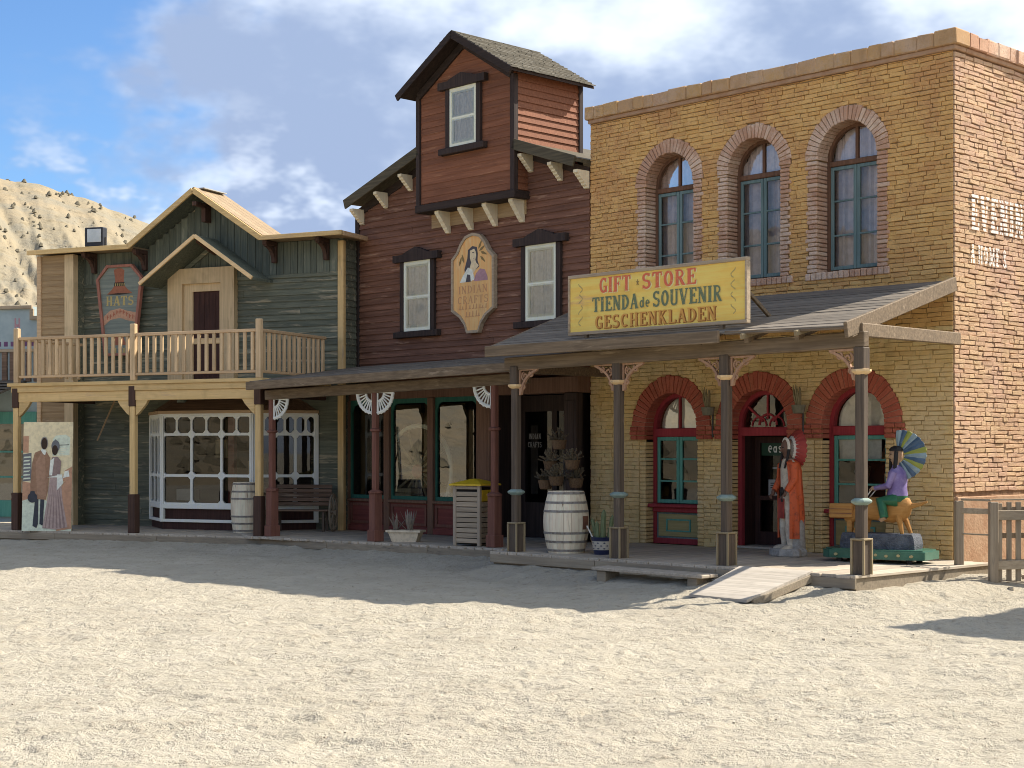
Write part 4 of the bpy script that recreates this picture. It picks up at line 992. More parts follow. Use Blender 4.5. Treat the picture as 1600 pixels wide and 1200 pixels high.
for s in (-1, 1):
    e = DC+s*1.53; ze = 9.34-SL*1.53
    m.prism([(DC, 9.34), (e, ze), (e, ze+.05), (DC, 9.40)] if s > 0 else [(e, ze), (DC, 9.34), (DC, 9.40), (e, ze+.05)], y0, y1)
tr = m.build('tower_roof', 'dark_trim', tw)
m = MB()
for s in (-1, 1):
    L_ = 1.55/math.cos(math.atan(SL)); ux, uz = s*math.cos(math.atan(SL)), -math.sin(math.atan(SL)); nr = 15
    for i in range(nr):
        y = y0-.01; t0 = i/nr*L_; t1 = min((i+1.25)/nr, 1.01)*L_
        while y < y1:
            wv = min(random.uniform(.10, .19), y1+.01-y); up = .018+random.uniform(0, .012); e = random.uniform(-.012, .012)
            pt = lambda t, yy, hh: (DC+ux*t-uz*s*0+(-uz)*hh*s*0, yy, 9.40+uz*t+hh)
            P = [pt(t0, y, .004), pt(t1+e, y, .012), pt(t1+e, y, .012+up), pt(t0, y, .010), pt(t0, y+wv-.006, .004), pt(t1+e, y+wv-.006, .012), pt(t1+e, y+wv-.006, .012+up), pt(t0, y+wv-.006, .010)]
            m.tint = random.random(); m.idx(P, [(3,2,6,7),(1,5,6,2),(0,1,2,3),(4,7,6,5)]); y += wv
tag(m.build('shingles', 'shingle', tw, tint=True), kind='stuff')
for s in (-1, 1):
    e = DC+s*1.56; ze = 9.35-SL*1.56
    MB().bar((DC, y0-.01, 9.33), (e, y0-.01, ze), .045, .13, 0, .006).build('tower_rake', 'dark_trim', tw)
    MB().bar((DC+s*.02, DY0-.04, 9.20), (DC+s*1.27, DY0-.04, 9.20-SL*1.27), .05, .14, 0, .006).build('tower_frieze', 'dark_trim', tw)
for x in (-10.62, -9.98, -9.32, -8.62): corbel(br, x, -.03, DZ-.06, .31, .40, .11)
MB().box(DX0, DX1, -.045, -.03, 5.98, 6.24).build('under_board', 'taupe_board', br)
# sash windows with pedimented heads
def sash(parent, x0, x1, z0, z1, y, hw, top):
    m = MB(); cw = .115
    m.box(x0-cw, x0-.002, y-.075, y, z0, z1, 0, .008); m.box(x1+.002, x1+cw, y-.075, y, z0, z1, 0, .008)
    m.box(x0-cw-.14, x1+cw+.14, y-.13, y, z0-.12, z0-.002, 0, .01)
    xa, xb, xm = x0-cw-.16, x1+cw+.16, (x0+x1)/2; q = (xb-xa)*.26
    m.prism([(xa, z1+.002), (xb, z1+.002), (xb, z1+.14), (xb-q+.06, z1+.14), (xb-q, z1+.17), (xm, z1+top), (xa+q, z1+.17), (xa+q-.06, z1+.14), (xa, z1+.14)], y-.12, y)
    wn = m.build('window', 'dark_trim_v', parent)
    m = MB(); zm = (z0+z1)/2+.01; f_ = .07
    m.ring([(x0,z0),(x1,z0),(x1,z1),(x0,z1)], [(x0+.05,z0+.06),(x1-.05,z0+.06),(x1-.05,z1-.06),(x0+.05,z1-.06)], y-.062, y-.028)
    m.ring([(x0+.05,zm-.035),(x1-.05,zm-.035),(x1-.05,z1-.06),(x0+.05,z1-.06)], [(x0+.10,zm+.025),(x1-.10,zm+.025),(x1-.10,z1-.11),(x0+.10,z1-.11)], y-.052, y-.03)
    m.ring([(x0+.05,z0+.06),(x1-.05,z0+.06),(x1-.05,zm-.037),(x0+.05,zm-.037)], [(x0+.11,z0+.12),(x1-.10,z0+.12),(x1-.10,zm-.07),(x0+.11,zm-.07)], y-.046, y-.026)
    m.build('sash_frame', 'white_frame', wn)
    pane(wn, x0+.06, x1-.06, y-.0545, zm, z1-.07, 'glass_win'); pane(wn, x0+.06, x1-.06, y-.0535, z0+.07, zm-.05, 'glass_win')
    curtain(wn, x0+.04, x1-.04, y-.033, zm-.02, z1-.06, 'curtain_white', .011, 30); curtain(wn, x0+.04, x1-.04, y-.033, z0+.05, zm-.02, 'curtain_white', .012, 24)
    return wn
sash(br, -11.88, -11.10, 4.05, 5.40, -.02, 0, .27)
sash(br, -8.50, -7.74, 4.05, 5.40, -.02, 0, .27)
sash(tw, -10.16, -9.44, 7.34, 8.43, DY0-.01, 0, .25)
# shopfront
SY = -.30; root = br
m = MB(); m.box(-13.5, -6.97, SY-.03, .05, 2.74, 3.02, 0, .01); m.build('lintel', 'shop_frame', br)
for x0, x1, nm in ((-13.5, -13.27, 'pilaster'), (-12.16, -12.0, 'mullion'), (-10.86, -10.70, 'mullion'), (-9.50, -9.14, 'pilaster'), (-7.27, -6.97, 'pilaster')):
    m = MB(); m.box(x0, x1, SY-.07, SY+.10, .16, 2.74, 0, .012)
    if nm == 'pilaster': m.box(x0-.02, x1+.02, SY-.09, SY+.1, .16, .34, 0, .01); m.box(x0+.05, x1-.05, SY-.085, SY-.06, .45, 2.6, 0, .008)
    m.build(nm, 'shop_frame' if x0 < -8 else 'dark_trim_v', br)
for x0, x1 in ((-13.27, -12.16), (-12.0, -10.86), (-10.70, -9.50)):
    m = MB(); m.box(x0, x1, SY-.02, SY+.06, .16, .74); m.box(x0, x1, SY-.07, SY-.02, .16, .28, 0, .01); sp_ = m.build('stall_riser', 'red_panel', br)
    m = MB(); m.ring([(x0+.05,.31),(x1-.05,.31),(x1-.05,.71),(x0+.05,.71)], [(x0+.10,.36),(x1-.10,.36),(x1-.10,.66),(x0+.10,.66)], SY-.045, SY-.02); m.build('riser_moulding', 'red_post', sp_)
    m = MB(); m.box(x0, x1, SY-.10, SY+.06, .74, .80, 0, .012); m.build('shop_sill', 'shop_frame', br)
    m = MB(); m.ring([(x0,.80),(x1,.80),(x1,2.74),(x0,2.74)], [(x0+.04,.87),(x1-.04,.87),(x1-.04,2.65),(x0+.04,2.65)], SY-.0, SY+.05); 
    for s in (0, 1):           # curved corner bracket of the teal frame
        xx = x0+.05 if s == 0 else x1-.05; d = 1 if s == 0 else -1
        m.prism([(xx-d*.01, 2.65), (xx+d*.12, 2.65), (xx+d*.05, 2.62), (xx+d*.02, 2.57), (xx-d*.01, 2.50)], SY+.005, SY+.045)
    fr_ = m.build('shop_window', 'teal_dark', br); pane(fr_, x0+.04, x1-.04, SY+.03, .88, 2.62, 'glass_shop')
# recessed dark entrance
m = MB(); Y = .35
m.box(-9.14, -9.06, SY+.1, Y, .16, 2.74); m.box(-7.34, -7.27, SY+.1, Y, .16, 2.74); m.box(-9.06, -7.34, Y, Y+.08, 2.45, 2.74); m.box(-9.06, -8.95, Y, Y+.08, .16, 2.45); m.box(-7.45, -7.34, Y, Y+.08, .16, 2.45); m.box(-8.26, -8.14, Y, Y+.08, .16, 2.45)
m.box(-8.95, -8.26, Y, Y+.08, .16, .80); m.box(-8.14, -7.45, Y, Y+.08, .16, .80); en = m.build('entrance', 'dark_trim_v', br)
m = MB(); m.tube([(-7.95+.42*math.cos(R(a)), Y-.01, 1.75+.62*math.sin(R(a))) for a in range(0, 100, 10)], .014, 5); m.build('arched_bead', 'shop_frame', en)
pane(en, -8.95, -8.26, Y+.03, .80, 2.45, 'glass_low'); pane(en, -8.14, -7.45, Y+.03, .80, 2.45, 'glass_dark')
m = MB(); flat(m, [(-8.9,.95),(-8.72,.95),(-8.72,2.2),(-8.9,2.2)], Y+.1, 1); m.build('hanging_goods', ['rail_wood', 'room_brown'], en)
m = MB(); lettering(m, 'INDIAN', -8.72, 1.95, .10, Y+.022, 0); lettering(m, 'CRAFTS', -8.72, 1.80, .10, Y+.022, 0); m.build('window_lettering', 't_grey', en, recalc=False)
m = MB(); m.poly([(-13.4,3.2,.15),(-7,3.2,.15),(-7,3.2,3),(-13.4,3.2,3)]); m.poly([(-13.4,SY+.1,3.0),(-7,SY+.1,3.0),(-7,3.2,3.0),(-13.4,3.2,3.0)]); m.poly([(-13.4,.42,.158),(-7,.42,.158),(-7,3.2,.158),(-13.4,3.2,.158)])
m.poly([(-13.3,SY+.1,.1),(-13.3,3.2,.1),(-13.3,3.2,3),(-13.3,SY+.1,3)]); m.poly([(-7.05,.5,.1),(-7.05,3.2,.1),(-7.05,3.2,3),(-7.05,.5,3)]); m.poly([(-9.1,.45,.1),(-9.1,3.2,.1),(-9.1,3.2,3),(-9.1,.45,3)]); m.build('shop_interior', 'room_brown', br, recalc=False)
m = MB(); m.box(-13.25, -9.4, SY+.08, .75, .60, .72); m.build('display_shelf', 'teal_dark', br)
# porch: roof boards, sagging beam, red turned posts
QF = [(-12.42, -3.30, 2.99), (-6.02, -2.42, 3.14)]; QB = [(-13.45, -.04, 3.42), (-6.95, -.04, 3.47)]
m = MB()
for i in range(9):
    t = i/8; f0 = [lerp(QF[0][k], QF[1][k], t) for k in range(3)]; b0 = [lerp(QB[0][k], QB[1][k], t) for k in range(3)]
    m.bar((f0[0], f0[1]+.08, f0[2]-.06), (b0[0], b0[1], b0[2]-.06), .06, .10)
pr2 = m.build('porch_roof', 'porch_grey', br); nb = 12
for i in range(nb):
    t0, t1 = i/nb, (i+1.18)/nb; ends = []
    for e in (0, 1):
        p = [lerp(QF[e][k], QB[e][k], t0) for k in range(3)]; q = [lerp(QF[e][k], QB[e][k], min(t1, 1)) for k in range(3)]; ends.append((p, q))
    m = MB(); up = .016+random.uniform(-.004, .004); P = []
    for (p, q) in ends: P += [(p[0], p[1], p[2]), (q[0], q[1], q[2]), (q[0], q[1], q[2]+.010), (p[0], p[1], p[2]+up)]
    m.idx(P, [(0,1,2,3),(7,6,5,4),(0,4,5,1),(1,5,6,2),(2,6,7,3),(3,7,4,0)]); m.build('roof_board', 'porch_roof', pr2)
MB().bar((-12.46, -3.34, 2.92), (-6.0, -2.46, 3.07), .05, .15, 0, .008).build('fascia', 'porch_grey', pr2)
MB().bar((-12.44, -3.31, 2.92), (-13.46, -.05, 3.36), .05, .13, 0, .008).build('rake_board', 'porch_grey', pr2)
MB().bar((-12.50, -2.87, 2.765), (-6.4, -2.06, 2.91), .11, .18, 0, .012).build('porch_beam', 'porch_grey', br)
BP = [(-12.36, -2.84), (-9.76, -2.50), (-7.12, -2.14)]
def fan(parent, x, y, z, s, r_=.36):
    """quarter sunburst bracket: two rims, spokes and beads"""
    m = MB(); d = FAND
    P = lambda rr_, a: (x+s*d[0]*rr_*math.cos(a), y+s*d[1]*rr_*math.cos(a), z-rr_*math.sin(a))
    for rr_, th in ((r_, .03), (.16, .022)): m.tube([P(rr_, math.pi/2*i/12) for i in range(13)], th, 6)
    for i in range(8): a = math.pi/2*(i+.4)/7.6; m.tube([P(.16, a), P(r_, a)], .014, 5); m.ell(P(r_+.024, a), .016, .016, .016, 6, 4)
    m.tube([P(0, 0), P(r_, 0)], .022, 6); m.tube([P(0, math.pi/2), P(r_, math.pi/2)], .018, 6)
    return m.build('fan_bracket', 'bay_white', parent)
dv = Vector((BP[2][0]-BP[0][0], BP[2][1]-BP[0][1], 0)).normalized(); FAND = (dv.x, dv.y)
for i, (px, py) in enumerate(BP):
    m = MB(); zt = 2.76+.15*(px+12.75)/6.35-.03
    m.box(px-.055, px+.055, py-.055, py+.055, .98, zt, 0, .02); m.box(px-.085, px+.085, py-.085, py+.085, .3, 1.0, 0, .008); m.box(px-.105, px+.105, py-.105, py+.105, .16, .36, 0, .008)
    m.lathe([(.06,.98),(.125,1.0),(.125,1.03),(.07,1.06)], 8, (px, py)); m.lathe([(.06,2.06),(.10,2.08),(.10,2.11),(.06,2.13)], 8, (px, py))
    po = m.build('porch_post', 'red_post', br)
    if i in (0, 1): fan(po, px+dv.x*.06, py+dv.y*.06-.01, zt-.04, 1)
    if i in (1, 2): fan(po, px-dv.x*.06, py-dv.y*.06-.01, zt-.04, -1)
# ------------------------------------------------------------------ carved portrait sign on the brown front
ov = thing('portrait_sign', 'carved orange sign with a dark-haired woman portrait on the brown clapboards', 'sign', FB.w(-9.87, -.05, 4.82), FB.rz)
def oval(k):
    L_ = [(-.16,-.90),(-.23,-.74),(-.36,-.60),(-.585,-.47),(-.585,.50),(-.44,.62),(-.34,.78),(-.20,.91),(0,.955)]
    P = L_+[(-a, b) for a, b in L_[::-1][1:]]
    return [(a*(1-k*1.6), b*(1-k)) for a, b in P]
m = MB(); m.prism(oval(.02), -.05, .02, 0); bd = m.build('sign_board', 'sign_orange', ov)
m = MB(); m.ring(oval(0), oval(.055), -.075, .02); m.build('sign_rim', 'sign_grey', ov)
m = MB(); y = -.0515; S = .9
def F2(pts, lay, mi): flat(m, [(a*S, b*S) for a, b in pts], y-.0006*lay, mi)
F2([(-.22,.12),(-.26,.32),(-.17,.55),(-.15,.72),(-.02,.79),(.12,.76),(.15,.62),(.14,.48),(.2,.36),(.1,.3),(-.2,.3)], 0, 0)
F2([(-.09,.7),(.04,.73),(.09,.66),(.10,.57),(.075,.50),(.10,.44),(.18,.38),(.0,.22),(-.12,.30),(-.05,.45),(-.09,.55)], 1, 1)
F2([(-.40,.06),(-.30,.20),(-.15,.36),(-.02,.30),(.06,.10),(-.1,.06)], 2, 2); F2([(.02,.06),(.10,.22),(.22,.31),(.36,.28),(.44,.14),(.45,.06)], 3, 3); F2([(-.22,.06),(-.17,.22),(-.08,.2),(-.06,.06)], 4, 0)
F2([(-.02,.66),(.03,.665),(.03,.64),(-.02,.645)], 5, 0); F2([(.0,.54),(.05,.545),(.03,.525)], 5, 3)
m.build('painted_portrait', ['t_hair', 't_skin', 't_white', 't_mauve'], bd, recalc=False); m = MB()
for (a, b, r0) in ((.28,.72,30),(.33,.62,-20),(.30,.50,-40),(-.38,.5,70),(-.30,.55,110),(.22,.80,60)):
    ca, sa = math.cos(R(r0)), math.sin(R(r0)); m = MB(); F2([(a+ca*u-sa*v, b+sa*u+ca*v) for u, v in ((-.1,0),(-.03,.03),(.08,.012),(.1,-.01),(-.03,-.03))], 6, 0); m.build('painted_feather', 't_leaf', bd, recalc=False)
m = MB()
for i, (s_, z_, w_) in enumerate((('INDIAN', -.16, .80), ('CRAFTS', -.35, .84))): lettering(m, s_, 0, z_, .145, y-.001, 0, fit=w_, fat=.75)
for z_, w_ in ((-.50, .82), (-.66, .42)):          # the lower lines are weathered to stray strokes
    x = -w_/2
    while x < w_/2:
        h_ = random.uniform(.04, .12); F2([(x, z_), (x+.03, z_), (x+.035, z_+h_), (x+.01, z_+h_)], 7, 0); F2([(x-.02, z_-.004), (x+.05, z_-.004), (x+.05, z_+.012), (x-.02, z_+.012)], 8, 0); x += random.uniform(.07, .12)
m.build('lettering', 't_fade', bd, recalc=False)
# ------------------------------------------------------------------ green hat shop
gr = thing('hat_shop', 'dark green board hat shop with gabled front, balcony and white bay window', 'building', (FG.o[0], FG.o[1], 0), FG.rz)
GY = 2.45; GX0, GX1 = -6.35, .36; AP = -2.82
def gtop(x): return 5.98+max(0, 1.02*(1-abs(x-AP)/1.62))
m = MB(); m.prism([(GX0, .1), (GX1, .1), (GX1, 5.98), (AP+1.62, 5.98), (AP, 7.0), (AP-1.62, 5.98), (GX0, 5.98)], GY, GY+.12, 0); gw = m.build('front_wall', 'green_board', gr)
m = MB(); m.box(GX1-.1, GX1, GY+.12, GY+4, .1, 5.98); m.build('side_wall', 'green_board', gr)
z = .15
while z < 5.22: clap(gw, 'green_board', GX0, GX1-.10, GY-.001, z, .128, .03); z += .128
z = .15
while z < 5.9:
    m = MB(); m.prism([(0, 0), (.024, -.002), (.005, .15), (0, .15)], GY+.05, GY+1.0, 0, 'XZ'); m.build('side_clapboard', 'green_board', gw, (GX1+.001, 0, z)); z += .128
MB().box(GX0, GX1-.08, GY-.05, GY, 5.23, 5.31, 0, .006).build('band_board', 'green_board', gr)
x = GX0
while x < GX1-.1:
    w_ = min(random.uniform(.13, .19), GX1-.09-x); xm = x+w_/2; m = MB(); m.box(x, x+w_-.008, GY-.035+random.uniform(-.006,.004), GY-.001, 5.31, gtop(xm)-.02, 0, .004); m.build('vertical_board', 'green_vert', gw); x += w_
MB().box(GX1-.10, GX1+.035, GY-.06, GY+.04, .15, 5.92, 0, .008).build('corner_board', 'yellow_post', gr)
# left wing wall
m = MB(); PX0, PX1, PY = -7.02, -6.02, 2.05
m.box(PX0+.05, PX1-.05, PY+.02, PY+1.5, .1, 5.93); wing = m.build('wing_wall', 'green_board', gr)
z = .15
while z < 5.85: clap(wing, 'taupe_board', PX0+.1, PX1-.2, PY+.019, z, .128, .02, split=False); z += .128
MB().box(PX0, PX0+.11, PY-.03, PY+.1, .15, 5.93, 0, .006).build('corner_board', 'rail_wood', wing)
MB().box(PX1-.24, PX1, PY-.04, PY+.12, .15, 5.93, 0, .006).build('corner_board', 'cream_trim', wing)
# roof: level eaves either side of a gable
RY = 1.86
m = MB(); 
m.prism([(PX0-.06, 5.97), (AP-1.60, 5.97), (AP-1.60, 6.03), (PX0-.06, 6.03)], RY, GY+4); m.prism([(AP+1.60, 5.97), (GX1+.3, 5.97), (GX1+.3, 6.03), (AP+1.60, 6.03)], RY, GY+4)
gro = m.build('roof', 'roof_tan', gr)
for s in (-1, 1):
    m = MB(); e = AP+s*1.63
    P = [(AP, 7.04), (e, 5.985), (e, 6.035), (AP, 7.09)]
    m.prism(P if s > 0 else P[::-1], RY+.02, RY+1.1); m.build('gable_roof', 'green_vert', gro)
    nb = 5
    for i in range(nb):
        y0 = RY+i*1.1/nb; m = MB(); P = [(AP, 7.095), (e+s*.02, 6.03), (e+s*.02, 6.055), (AP, 7.12)]; m.prism(P if s > 0 else P[::-1], y0+.005, y0+1.1/nb-.005); m.build('roof_board', 'roof_tan', gro)
    MB().bar((AP, RY-.02, 7.05), (e, RY-.02, 5.985), .05, .11, 0, .006).build('gable_rake', 'yellow_beam', gro)
MB().bar((PX0-.1, RY-.02, 5.99), (AP-1.61, RY-.02, 5.985), .05, .10, 0, .006).build('eave_board', 'yellow_beam', gro)
MB().bar((AP+1.61, RY-.02, 5.985), (GX1+.33, RY-.02, 5.99), .05, .09, 0, .006).build('eave_board', 'yellow_beam', gro)
MB().bar((GX1+.31, RY+.02, 5.985), (GX1+.31, GY+1.5, 5.985), .05, .09, 0, .006).build('eave_board', 'rail_wood', gro)
m = MB(); m.prism([(-.35, 0), (.35, 0), (0, .02)], RY, RY+.3); m.box(AP+.05, AP+.42, RY+.25, RY+.9, 7.08, 7.12); m.build('ridge_sheet', 'paper', gro) if False else MB().bar((AP+.03, RY+.2, 7.12), (AP+.03, RY+1.0, 7.12), .2, .02).build('ridge_sheet', 'paper', gro)
def knee(parent, x, y, z, mat='plinth_brown', d=.42, h=.42):
    m = MB(); m.box(x-.05, x+.05, y-d, y, z-.09, z, 0, .008); m.box(x-.05, x+.05, y-.09, y, z-h, z-.09, 0, .008)
    for i in range(5):
        a0, a1 = i/5*math.pi/2, (i+1)/5*math.pi/2
        p = lambda a: (x, y-d+.04+(d-.1)*math.sin(a), z-.08-(h-.1)*(1-math.cos(a)))
        m.bar(p(a0), p(a1), .08, .07)
    m.build('knee_bracket', mat, parent)
for x in (-5.75, -4.42, -1.20, .02): knee(gr, x, GY-.04, 5.96)
m = MB(); m.box(AP-.05, AP+.05, RY+.02, GY-.03, 6.74, 6.83, 0, .008); m.box(AP-.05, AP+.05, GY-.25, GY-.03, 6.45, 6.74, 0, .008); m.build('gable_bracket', 'plinth_brown', gr)
# little gable canopy above the balcony door
CX, CZ, cw = -2.66, 6.09, 1.38
for s in (-1, 1):
    m = MB(); e = CX+s*cw; ze = CZ-cw*.665; P = [(CX, CZ-.03), (e, ze-.03), (e, ze+.02), (CX, CZ+.02)]; m.prism(P if s > 0 else P[::-1], 1.70, GY); m.build('canopy_roof', 'green_vert', gr)
    MB().bar((CX, 1.68, CZ), (e, 1.68, ze), .045, .075, 0, .006).build('canopy_rake', 'cream_trim_h', gr)
    MB().bar((CX+s*.1, GY-.06, CZ-.16), (CX+s*1.02, GY-.06, CZ-.16-.92*.665), .04, .09, 0, .006).build('canopy_trim', 'green_board', gr)
MB().bar((CX, 1.78, CZ-.09), (CX, GY-.05, CZ-.28), .07, .07).build('canopy_bracket', 'plinth_brown', gr)
# balcony door with wide pale surround
DC_ = -2.80; m = MB(); y = GY-.02
m.ring([(-3.78,3.1),(-2.13,3.1),(-2.13,5.52),(-3.78,5.52)], [(-3.42,3.1),(-2.46,3.1),(-2.46,5.20),(-3.42,5.20)], y-.14, y); ds = m.build('door_surround', 'cream_trim', gr)
m = MB(); m.ring([(-3.42,3.1),(-2.46,3.1),(-2.46,5.20),(-3.42,5.20)], [(-3.20,3.12),(-2.53,3.12),(-2.53,5.04),(-3.20,5.04)], y-.07, y-.005); m.build('door_frame', 'cream_trim', ds)
m = MB(); m.box(-3.20, -2.53, y-.03, y-.006, 3.12, 5.04, 0); 
for i in range(1, 5): m.box(-3.20+i*.134-.004, -3.20+i*.134+.004, y-.036, y-.03, 3.2, 5.0)
m.build('balcony_door', 'door_dark', gr); MB().box(-3.20, -2.53, y-.05, y-.031, 3.95, 4.07, 0, .005).build('door_rail', 'cream_trim_h', ds)
# balcony
m = MB(); m.box(-5.93, .12, -.10, GY-.06, 3.02, 3.09, 0, .008); bal = m.build('balcony_floor', 'yellow_beam', gr)
m = MB(); m.box(-5.82, .05, -.045, .045, 2.71, 2.90, 0, .01); m.build('front_beam', 'yellow_beam', bal)
m = MB(); m.box(-5.85, .08, -.07, .05, 2.90, 3.02, 0, .008); m.build('edge_beam', 'yellow_beam', bal)
for x in (-5.75, -.02): MB().box(x-.045, x+.045, .05, GY-.1, 2.74, 3.01, 0, .008).build('side_beam', 'plinth_brown', bal)
for i in range(8): MB().box(-5.3+i*.68, -5.24+i*.68, .05, GY-.06, 2.86, 3.015).build('joist', 'plinth_brown', bal)
PST = [-5.75, -2.87, .0]
for i, x in enumerate(PST):
    MB().box(x-.055, x+.055, -.055, .055, 3.09, 4.19, 0, .012).build('rail_post', 'baluster', bal)
    m = MB(); m.box(x-.062, x+.062, -.062, .062, .88, 2.60, 0, .015); po = m.build('porch_post', 'yellow_post', gr)
    MB().box(x-.085, x+.085, -.085, .085, .15, .90, 0, .012).build('post_shoe', 'plinth_brown', po); MB().box(x-.075, x+.075, -.075, .075, 2.60, 2.99, 0, .01).build('post_head', 'plinth_brown', po)
    for s in (-1, 1):
        if (i == 0 and s < 0) or (i == 2 and s > 0): continue
        m = MB(); P = [(x+s*.08, 2.71), (x+s*.36, 2.71), (x+s*.30, 2.62), (x+s*.14, 2.46), (x+s*.08, 2.42)]; m.prism(P, -.035, .035); m.build('brace', 'yellow_beam', po)
for (a, b) in ((PST[0]+.06, PST[1]-.06), (PST[1]+.06, PST[2]-.06)):
    MB().box(a, b, -.035, .035, 3.95, 4.01, 0, .008).build('top_rail', 'rail_wood', bal); MB().box(a, b, -.03, .03, 3.19, 3.24, 0, .006).build('bottom_rail', 'rail_wood', bal)
    n = 16
    for i in range(n):
        x = a+(b-a)*(i+.5)/n; m = MB(); m.box(x-.033, x+.033, -.026, .026, 3.24, 3.95, 0, .008); m.build('baluster', 'baluster', bal).rotation_euler = (0, R(random.uniform(-.5,.5))*0, 0)
MB().box(-.035, .035, .06, GY-.1, 3.95, 4.01, 0, .008).build('top_rail', 'rail_wood', bal); MB().box(-.03, .03, .06, GY-.1, 3.19, 3.24, 0, .006).build('bottom_rail', 'rail_wood', bal)
for i in range(13): y = .06+(GY-.16)*(i+.5)/13; MB().box(-.026, .026, y-.033, y+.033, 3.24, 3.95, 0, .008).build('baluster', 'baluster', bal)
MB().box(-5.785, -5.715, .06, GY-.5, 3.95, 4.01, 0, .008).build('top_rail', 'rail_wood', bal)
for i in range(10): y = .06+(GY-.56)*(i+.5)/10; MB().box(-5.776, -5.724, y-.033, y+.033, 3.24, 3.95, 0, .008).build('baluster', 'baluster', bal)
# bay window: three faces of white glazing bars
BAY = [(-4.27, GY-.04), (-3.32, 1.52), (-1.16, 1.52), (-.25, GY-.04)]
m = MB(); m.prism(BAY, .15, .30, 0, 'XY'); m.prism([(a*.995-.01, b+.03) for a, b in BAY], .30, .60, 0, 'XY'); bay = m.build('bay_window', 'door_dark', gr)
def oct_(x0, x1, z0, z1, c): return [(x0+c,z0),(x1-c,z0),(x1,z0+c),(x1,z1-c),(x1-c,z1),(x0+c,z1),(x0,z1-c),(x0,z0+c)]
def sq8(x0, x1, z0, z1, c): return [(x0+c,z0),(x1-c,z0),(x1,z0+c),(x1,z1-c),(x1-c,z1),(x0+c,z1),(x0,z1-c),(x0,z0+c)]
def cell(m, x0, x1, z0, z1, w_, c):
    cc_ = 1e-4; o_ = [(x0,z0),(x1,z0),(x1,z0),(x1,z1),(x1,z1),(x0,z1),(x0,z1),(x0,z0)]
    m.ring(o_, oct_(x0+w_, x1-w_, z0+w_, z1-w_, c), -.03, .02)
for k in range(3):
    p, q = Vector((*BAY[k], 0)), Vector((*BAY[k+1], 0)); L_ = (q-p).length; ang = math.atan2(q.y-p.y, q.x-p.x)
    m = MB(); n = 3
    m.box(-.03, L_+.03, -.05, .0, .30, .36, 0, .006); m.box(-.02, L_+.02, -.045, 0, .57, .665, 0, .008); m.box(-.03, L_+.03, -.05, .02, 2.44, 2.50, 0, .008)
    for x in (0, L_): m.box(x-.045, x+.045, -.055, .02, .30, 2.46, 0, .006)
    for i in range(n):
        a = L_*i/n; b = L_*(i+1)/n; cell(m, a, b, .665, 1.24, .028, .055); cell(m, a, b, 1.24, 2.07, .028, .055)
        for j in (0, 1): cell(m, a+(b-a)*j/2, a+(b-a)*(j+1)/2, 2.07, 2.44, .024, .06)
    g = m.build('bay_glazing', 'bay_white', bay, (p.x, p.y, 0), ang)
    for i in range(n):
        for (z0, z1) in ((.68, 1.23), (1.25, 2.06), (2.08, 2.43)): pane(g, L_*i/n+.02, L_*(i+1)/n-.02, -.004-.0007*i, z0, z1, 'glass_bay')
m = MB(); m.poly([(-4.15,GY-.05,.6),(-.36,GY-.05,.6),(-.36,GY-.05,2.5),(-4.15,GY-.05,2.5)]); m.build('bay_dark_sheet', 'room_brown', bay, recalc=False)  # flat dark sheet over the wall boards stands in for an unlit room
m = MB(); cxm = -2.26
rb = [(a+(a-cxm)*.03, b-.10 if b < 2 else b) for a, b in BAY]; rt = [(-3.75, GY), (-3.05, 1.95), (-1.45, 1.95), (-.75, GY)]
for k in range(3): m.poly([(*rb[k], 2.52), (*rb[k+1], 2.52), (*rt[k+1], 2.86), (*rt[k], 2.86)])
m.poly([(*q, 2.86) for q in rt]); m.poly([(*q, 2.515) for q in rb]); m.build('bay_roof', 'bench_wood', bay, recalc=False)
m = MB(); 
for k in range(3): m.bar((*rb[k], 2.515), (*rb[k+1], 2.515), .05, .06)
m.build('bay_cornice', 'rail_wood', bay)
m = MB(); m.lathe([(.10,2.72),(.10,2.80),(.04,2.82),(.035,3.0)], 10, (-3.02, 1.75)); m.build('flue_cap', 'sign_slate', bay)
for i in range(9):          # goods on the shelves behind the glass
    xx = random.uniform(-3.3, -1.0); zz = random.choice((.72, 1.2, 1.6)); m = MB(); m.box(xx, xx+random.uniform(.12,.4), 1.9, 2.2, zz, zz+random.uniform(.1,.4), 0, .01); m.build('shelf_goods', random.choice(['rail_wood', 'bench_wood', 'post_tan', 'paper', 'wicker']), bay)
MB().box(-1.9, -1.75, 1.75, 1.85, .66, 2.45).build('inner_post', 'red_panel', bay)
# diagonal prop under the balcony
MB().bar((-5.05, 1.6, 1.95), (-4.75, 1.9, 2.95), .03, .03).build('prop_rod', 'rail_wood', gr)
# ------------------------------------------------------------------ hat sign
hs = thing('hat_sign', 'coffin-shaped slate sign with a red hat on the green front', 'sign', FG.w(-4.94, 2.22, 4.75), FG.rz)
def cof(k): return [(-.39+k, -1.0+k), (.39-k, -1.0+k), (.60-k*1.1, .62), (.33-k*.6, .92-k), (-.33+k*.6, .92-k), (-.60+k*1.1, .62)]
m = MB(); m.prism(cof(.03), -.02, .03); bd = m.build('sign_board', 'sign_slate', hs); m = MB(); m.ring(cof(0), cof(.055), -.06, .03); m.build('sign_rim', 'sign_red_edge', hs)
m = MB(); y = -.0215
flat(m, [(-.14,.48),(-.12,.60),(-.16,.82),(-.05,.85),(.06,.84),(.12,.80),(.10,.60),(.12,.48)], y, 0); flat(m, [(-.15,.47),(.13,.47),(.12,.55),(-.14,.55)], y-.001, 1)
for i in range(5): flat(m, [(-.12+i*.055,.475),(-.10+i*.055,.475),(-.095+i*.055,.53),(-.115+i*.055,.53)], y-.002, 2)
